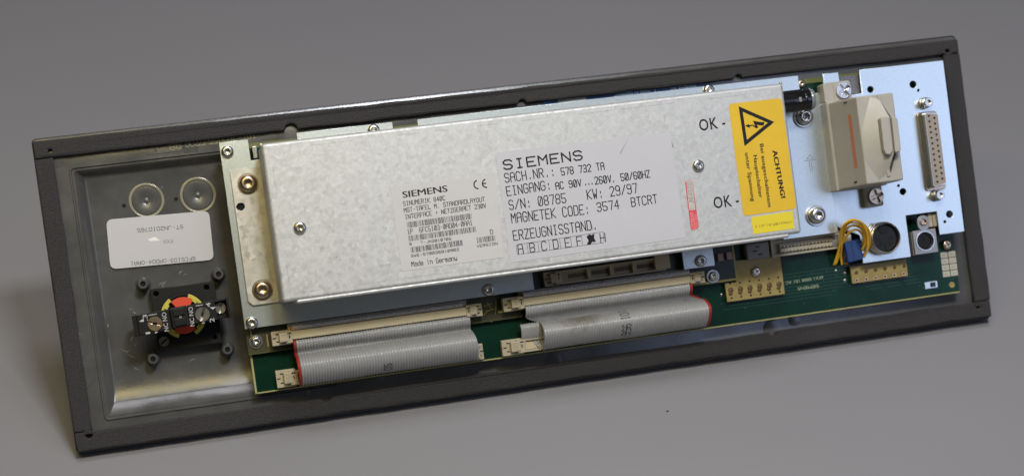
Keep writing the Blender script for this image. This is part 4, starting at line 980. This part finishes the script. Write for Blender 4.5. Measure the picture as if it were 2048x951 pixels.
def cable(name, xa, xb, prof, nw, red_side, shear, zbase=0, matr=None, text=None, hook=None):
    """flat cable as one corrugated sheet; prof = [(y, z)] across the roll, shear(t) = shift along x"""
    C_ = bpy.data.objects.new(name, None); COL.objects.link(C_); C_.parent = ROOT
    S = [Vector((0, p[1], p[2])) for p in spline([(0, a, b) for a, b in prof], 5)]
    ns = len(S); per = 6
    T_ = [(S[min(i + 1, ns - 1)] - S[max(i - 1, 0)]).normalized() for i in range(ns)]
    Nn = [Vector((0, -t.z, t.y)) for t in T_]
    if Nn[ns // 3].z < 0: Nn = [-v for v in Nn]
    from mathutils import noise
    def pos(u, i, off):
        tt_ = i / (ns - 1); x = xa + (xb - xa) * u
        wv = noise.noise(Vector((u * 3.1, tt_ * 2.0, 1.7 + xa))) * .55
        p = S[i] + Nn[i] * (off + wv); return Vector((x + shear(tt_, u), p.y, p.z))
    def sheet(w0, w1):
        vs, fs = [], []; cols = (w1 - w0) * per + 1
        for i in range(ns):
            for sgn in (1, -1):
                for c_ in range(cols):
                    ph = (c_ % per) / per; u = (w0 * per + c_) / (nw * per)
                    h_ = .12 + .50 * abs(math.sin(math.pi * ph)) ** .75
                    vs.append(pos(u, i, h_ * sgn))
        for i in range(ns - 1):
            for s_ in (0, 1):
                for c_ in range(cols - 1):
                    a = (i * 2 + s_) * cols + c_; b = a + 2 * cols
                    fs.append((a, a + 1, b + 1, b) if s_ else (a, b, b + 1, a + 1))
            for c_ in (0, cols - 1):
                a = i * 2 * cols + c_; fs.append((a, a + cols, a + 3 * cols, a + 2 * cols))
        me = from_data(vs, fs)
        bm = bmesh.new(); bm.from_mesh(me); bmesh.ops.recalc_face_normals(bm, faces=bm.faces)
        for f in bm.faces: f.smooth = True
        bm.to_mesh(me); bm.free(); return me
    if red_side < 0: a, b, r0, r1 = 1, nw, 0, 1
    else: a, b, r0, r1 = 0, nw - 1, nw - 1, nw
    o = link('grey_wires', sheet(a, b), matr or M['ribbon'], C_); link('red_wire', sheet(r0, r1), M['red'], C_)
    return C_, pos, ns
IZ = MZ + 1.5
# --- first cable (left)
x0, x1, y0, y1 = rect([(581, 662), (933, 613), (935, 630), (584, 678)], IZ)
xl, xr = U(587, 690, MZ + 1).x, U(941, 640, MZ + 1).x
def yl(py, z, x_ref=590): return U(x_ref, py, z).y
# profile sampled on the left border in the photograph: where it dips, swells and tucks under
P1 = [(yl(655, 12), 11.0), (yl(672, 14), 13.5), (yl(683, 17), 17.4), (yl(693, 17), 17.2), (yl(703, 14), 14.2), (yl(709, 14), 14.0), (yl(714, 18), 17.8), (yl(724, 22), 22.2), (yl(736, 23), 23.4), (yl(752, 22), 21.6), (yl(766, 17), 17.0), (yl(770, 13), 13.0), (yl(764, 10), 10.8), (yl(752, 10), 10.2)]
C1, pos1, ns1 = cable('ribbon_cable', xl, xr, P1, 64, -1, lambda t, u: 2.6 * max(0, t - .25) * (.2 + u), 0)
K1 = bpy.data.objects.new('cable_plug', None); COL.objects.link(K1); K1.parent = ROOT
link('strain_relief', box_me(x0, x1, y0, y1, IZ - 3.5, IZ), mat('cream_nylon', (.56, .485, .32), .42, var=.05, vscale=.1), K1, bev=.35)
link('plug_body', box_me(x0 - 1, x1 + 1, y0 - 1.2, y1 + 3.6, PZ + 3.6, IZ - 4.6), M['beige'], K1, bev=.2)
cream = bpy.data.materials['cream_nylon']
latch(K1, x0, (y0 + y1) / 2 - .6, 7.0, -1, IZ); latch(K1, x1, (y0 + y1) / 2 - .2, 6.4, 1, IZ, w_=8)
def rear_fold(xa, xb, ytop, ybot, z, nw, parent, name='rear_fold', hl=0):
    vs, fs = [], []; per = 5; cols = nw * per + 1; pr = [(ybot, z - 1.4), (ybot + .1, z - .2), ((ytop + ybot) / 2, z + .55), (ytop, z - .3), (ytop + .2, z - 3)]
    for (y, zz_) in pr:
        for c_ in range(cols): vs.append((xa + (xb - xa) * c_ / (cols - 1), y, zz_ + .32 * abs(math.sin(math.pi * (c_ % per) / per))))
    for i in range(len(pr) - 1):
        for c_ in range(cols - 1): a = i * cols + c_; fs.append((a, a + 1, a + cols + 1, a + cols))
    me = from_data(vs, fs)
    for p in me.polygons: p.use_smooth = True
    return link(name, me, M['ribbon'], parent)
rear_fold(x0 + 1, x1 - 1.5, y1 + 2.4, y1 + .05, IZ - .8, 62, K1)
link('red_core', box_me(x0 + .2, x0 + 1.6, y1 + .2, y1 + 2.0, IZ - 3, IZ - .2), M['redink'], K1, bev=.3)
# lower board header for the first cable
H1, a0, a1, b0, b1 = header('pin_header', [(590, 738), (958, 690), (962, 714), (594, 770)], PZ, PZ + 6, 0)
latch(H1, a0, (b0 + b1) / 2 + .3, 8.6, -1, PZ + 6); latch(H1, a1 - 5, (b0 + b1) / 2 - .3, 8.0, 1, PZ + 6, w_=7)
# printing on the cable
def cable_text(txt, C_, pos, ns, u0, u1, i0, i1, m, sw):
    segs, tw = strokes(txt, True); mb = MB()
    for k_, (a, b) in enumerate(segs):
        for j in range(4):
            P = [a[0] + (b[0] - a[0]) * (j + e) / 4 for e in (0, 1)]; Q = [a[1] + (b[1] - a[1]) * (j + e) / 4 for e in (0, 1)]
            quad = []
            dx, dy = b[0] - a[0], b[1] - a[1]; L_ = math.hypot(dx, dy) or 1; nx_, ny_ = -dy / L_ * sw, dx / L_ * sw
            for (xx_, yy_) in ((P[0] - nx_, Q[0] - ny_), (P[1] - nx_, Q[1] - ny_), (P[1] + nx_, Q[1] + ny_), (P[0] + nx_, Q[0] + ny_)):
                i_f = i0 + (i1 - i0) * xx_ / tw; u = u0 + (u1 - u0) * yy_ / 6
                i_ = max(0, min(ns - 2, int(i_f))); fr = i_f - i_
                quad.append(pos(u, i_, .66).lerp(pos(u, i_ + 1, .66), fr) + Vector((0, 0, .003 * (k_ % 5))))
            mb.add(quad, [(0, 1, 2, 3)])
    link('lettering', from_data(mb.v, mb.f), m, C_)
cable_text("SO", C1, pos1, ns1, .47, .51, 45, 49, M['ink'], .35)

# --- second cable (right)
x0, x1, y0, y1 = rect([(1045, 597), (1381, 550), (1383, 565), (1048, 611)], IZ)
xl, xr = U(1052, 625, MZ + 1).x, U(1386, 578, MZ + 1).x
def yr(py, z): return U(1420, py, z).y
P2 = [(yl(585, 12, 1050), 11.0), (yl(604, 14, 1050), 13.5), (yl(614, 18, 1050), 17.6), (yl(625, 17, 1055), 17.4), (yl(636, 14, 1060), 13.8), (yl(644, 12, 1072), 12.6), (yl(645, 18, 1080), 17.8), (yl(654, 23, 1084), 23.2), (yl(667, 25, 1084), 25.0), (yl(684, 22, 1084), 22.0), (yl(697, 17, 1082), 17.0), (yl(696, 14, 1080), 14.0), (yl(686, 12, 1066), 12.4), (yl(668, 12, 1052), 12.0), (yl(654, 12, 1046), 12.6), (yl(649, 14, 1046), 14.6), (yl(656, 15, 1046), 15.8), (yl(670, 15, 1046), 15.0), (yl(682, 13, 1046), 12.8)]
rib2 = mat('grey_cable_vinyl_stained', (.33, .33, .335), .25, var=.06, vscale=.2, spec=.6)
sc2 = U(1165, 640, 22); stain(rib2, (sc2.x, sc2.y, 21), (14, 6.5, 8), (.13, .10, .07))
def sh2(t, u):
    k_ = min(1, max(0, (t - .20) / .08)); s_ = k_ * k_ * (3 - 2 * k_) * 6.3
    if t > .60: s_ -= min(1, (t - .60) / .2) * 9.5
    return s_
C2, pos2, ns2 = cable('ribbon_cable', xl, xr, P2, 64, 1, sh2, 0, rib2)
K2 = bpy.data.objects.new('cable_plug', None); COL.objects.link(K2); K2.parent = ROOT
link('strain_relief', box_me(x0, x1, y0, y1, IZ - 3.5, IZ), cream, K2, bev=.35)
link('plug_body', box_me(x0 - 1, x1 + 1, y0 - 1.2, y1 + 3.6, PZ + 3.6, IZ - 4.6), M['beige'], K2, bev=.2)
latch(K2, x0, (y0 + y1) / 2 - .2, 6.8, -1, IZ, w_=10); latch(K2, x1, (y0 + y1) / 2 + .2, 6.0, 1, IZ, w_=8)
rear_fold(x0 + .5, x1 - .2, y1 + 3.0, y1 + .05, IZ - .6, 64, K2)
H2, a0, a1, b0, b1 = header('pin_header', [(1046, 676), (1405, 628), (1408, 652), (1050, 704)], PZ, PZ + 6, 0)
link('plug_bar', box_me(a0 + .3, a1 - .3, b0 + 1.1, b1 - 1.1, PZ + 2, PZ + 4.6), cream, H2, bev=.3)
latch(H2, a0, (b0 + b1) / 2, 8.0, -1, PZ + 6, w_=11)
cable_text("101", C2, pos2, ns2, .46, .51, 31, 38.5, M['ink'], .28)
cable_text("956", C2, pos2, ns2, .46, .51, 41, 47.5, M['ink'], .28)

# --- empty header in the cover's shadow
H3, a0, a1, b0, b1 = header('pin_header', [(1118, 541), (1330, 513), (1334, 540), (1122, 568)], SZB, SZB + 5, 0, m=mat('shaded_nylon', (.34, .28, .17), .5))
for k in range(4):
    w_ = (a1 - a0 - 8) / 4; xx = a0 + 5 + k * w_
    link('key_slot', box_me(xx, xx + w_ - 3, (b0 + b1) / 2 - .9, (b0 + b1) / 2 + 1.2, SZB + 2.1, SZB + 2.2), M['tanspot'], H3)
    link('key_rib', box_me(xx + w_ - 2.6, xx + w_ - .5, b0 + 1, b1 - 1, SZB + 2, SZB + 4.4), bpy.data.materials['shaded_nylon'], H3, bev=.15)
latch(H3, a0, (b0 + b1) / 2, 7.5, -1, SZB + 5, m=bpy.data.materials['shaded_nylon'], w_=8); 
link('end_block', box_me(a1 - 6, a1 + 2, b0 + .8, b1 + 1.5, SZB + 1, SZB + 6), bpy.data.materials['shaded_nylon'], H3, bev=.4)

# --- white header right of the cover
HZ3 = 13.0
H4, a0, a1, b0, b1 = header('pin_header', [(1541, 484), (1688, 463), (1690, 494), (1545, 515)], PZ, HZ3, 0, m=M['beige'])
for row in (0, 1):
    yb = b0 + 1.5 + row * (b1 - b0 - 3) / 2
    for k in range(15):
        xx = a0 + 5 + k * 1.95
        mb = MB(); mb.prism([(xx, yb), (xx + 1.9, yb + .9), (xx + 1.9, yb + 2.3), (xx, yb + 2.3)], HZ3 - 4, HZ3 - .6)
        link('contact_cell', mb.me(), M['beige'], H4)
link('locking_lever', box_me(a1 - 3.5, a1 + 3.2, b0 + 1.6, b1 - 1.2, HZ3 - 4, HZ3 + 2), mat('white_nylon', (.62, .58, .50), .4), H4, bev=.6)
link('dark_gap', box_me(a1 - 6.8, a1 - 3.8, b0 + 1, b1 - 1, HZ3 - 3, HZ3 - .2), M['greyp'], H4, bev=.3)
c = U(1516, 501, HZ3); link('end_latch', box_me(c.x - 6, c.x + 6.2, c.y - 4.2, c.y + 4.2, PZ, HZ3), M['greyp'], H4, bev=.5)
for u, v in ((0, 2), (-1.8, 0), (1, -2)): link('latch_slot', box_me(c.x + u - 1.2, c.x + u + 1.2, c.y + v - .3, c.y + v + .3, HZ3 + .01, HZ3 + .06), M['hole'], H4)
link('cross_bar', box_me(a0, a1, b1 + .1, b1 + 1.3, HZ3 - 2, HZ3 + .5), M['beige'], H4)

# ---------------------------------------------------------------- blue connector with yellow wires
BC = bpy.data.objects.new('blue_plug', None); COL.objects.link(BC); BC.parent = ROOT
BH = MZ + 1.0
q = poly_local([n6(172, 500), n6(352, 455), n6(400, 700), n6(215, 745)], BH, False)
mb = MB(); mb.prism(q, PZ, BH); link('plug_housing', mb.me(), M['blue'], BC, bev=.5)
def qq(u, v): return (q[0] * (1 - u) + q[1] * u) * (1 - v) + (q[3] * (1 - u) + q[2] * u) * v
for k in range(4):
    v = .10 + .2 * k; pr = [qq(1.0, v), qq(1.12, v + .02), qq(1.12, v + .13), qq(1.0, v + .14)]; mb = MB(); mb.prism(pr, PZ + 3, BH - .6); link('housing_rib', mb.me(), M['blue'], BC, bev=.15)
mb = MB(); mb.prism([qq(.42, .02), qq(.50, .02), qq(.50, .98), qq(.42, .98)], BH, BH + .3); link('housing_ridge', mb.me(), M['blue'], BC)
def wire(pts, r=.62):
    P_ = [(*U(x, y, z), z) for x, y, z in pts]; link('yellow_wire', tube_me(spline(P_, 7), r, 8), M['wire'], BC)
wire([(1728, 513, 18), (1735, 497, 22), (1735, 470, 26), (1726, 450, 29), (1709, 440, 30), (1694, 446, 28), (1684, 462, 24), (1681, 482, 19), (1676, 505, 14), (1668, 530, 10)])
wire([(1731, 508, 17), (1739, 488, 21), (1738, 463, 26), (1725, 446, 30), (1706, 439, 31), (1688, 449, 28), (1681, 470, 22), (1683, 495, 16), (1682, 512, 12), (1684, 529, 10)])
wire([(1724, 500, 18), (1731, 482, 22), (1726, 462, 25), (1714, 452, 27), (1700, 452, 26), (1689, 463, 22), (1686, 480, 18), (1678, 510, 12), (1671, 528, 10)])
wire([(1727, 488, 18), (1728, 474, 21), (1716, 460, 24), (1702, 462, 23), (1692, 474, 19), (1689, 490, 15), (1687, 512, 11), (1690, 528, 10)])
wire([(1729, 496, 18), (1733, 476, 23), (1722, 452, 28), (1703, 445, 29), (1691, 453, 26), (1688, 472, 20), (1690, 500, 13), (1694, 528, 9)], .55)
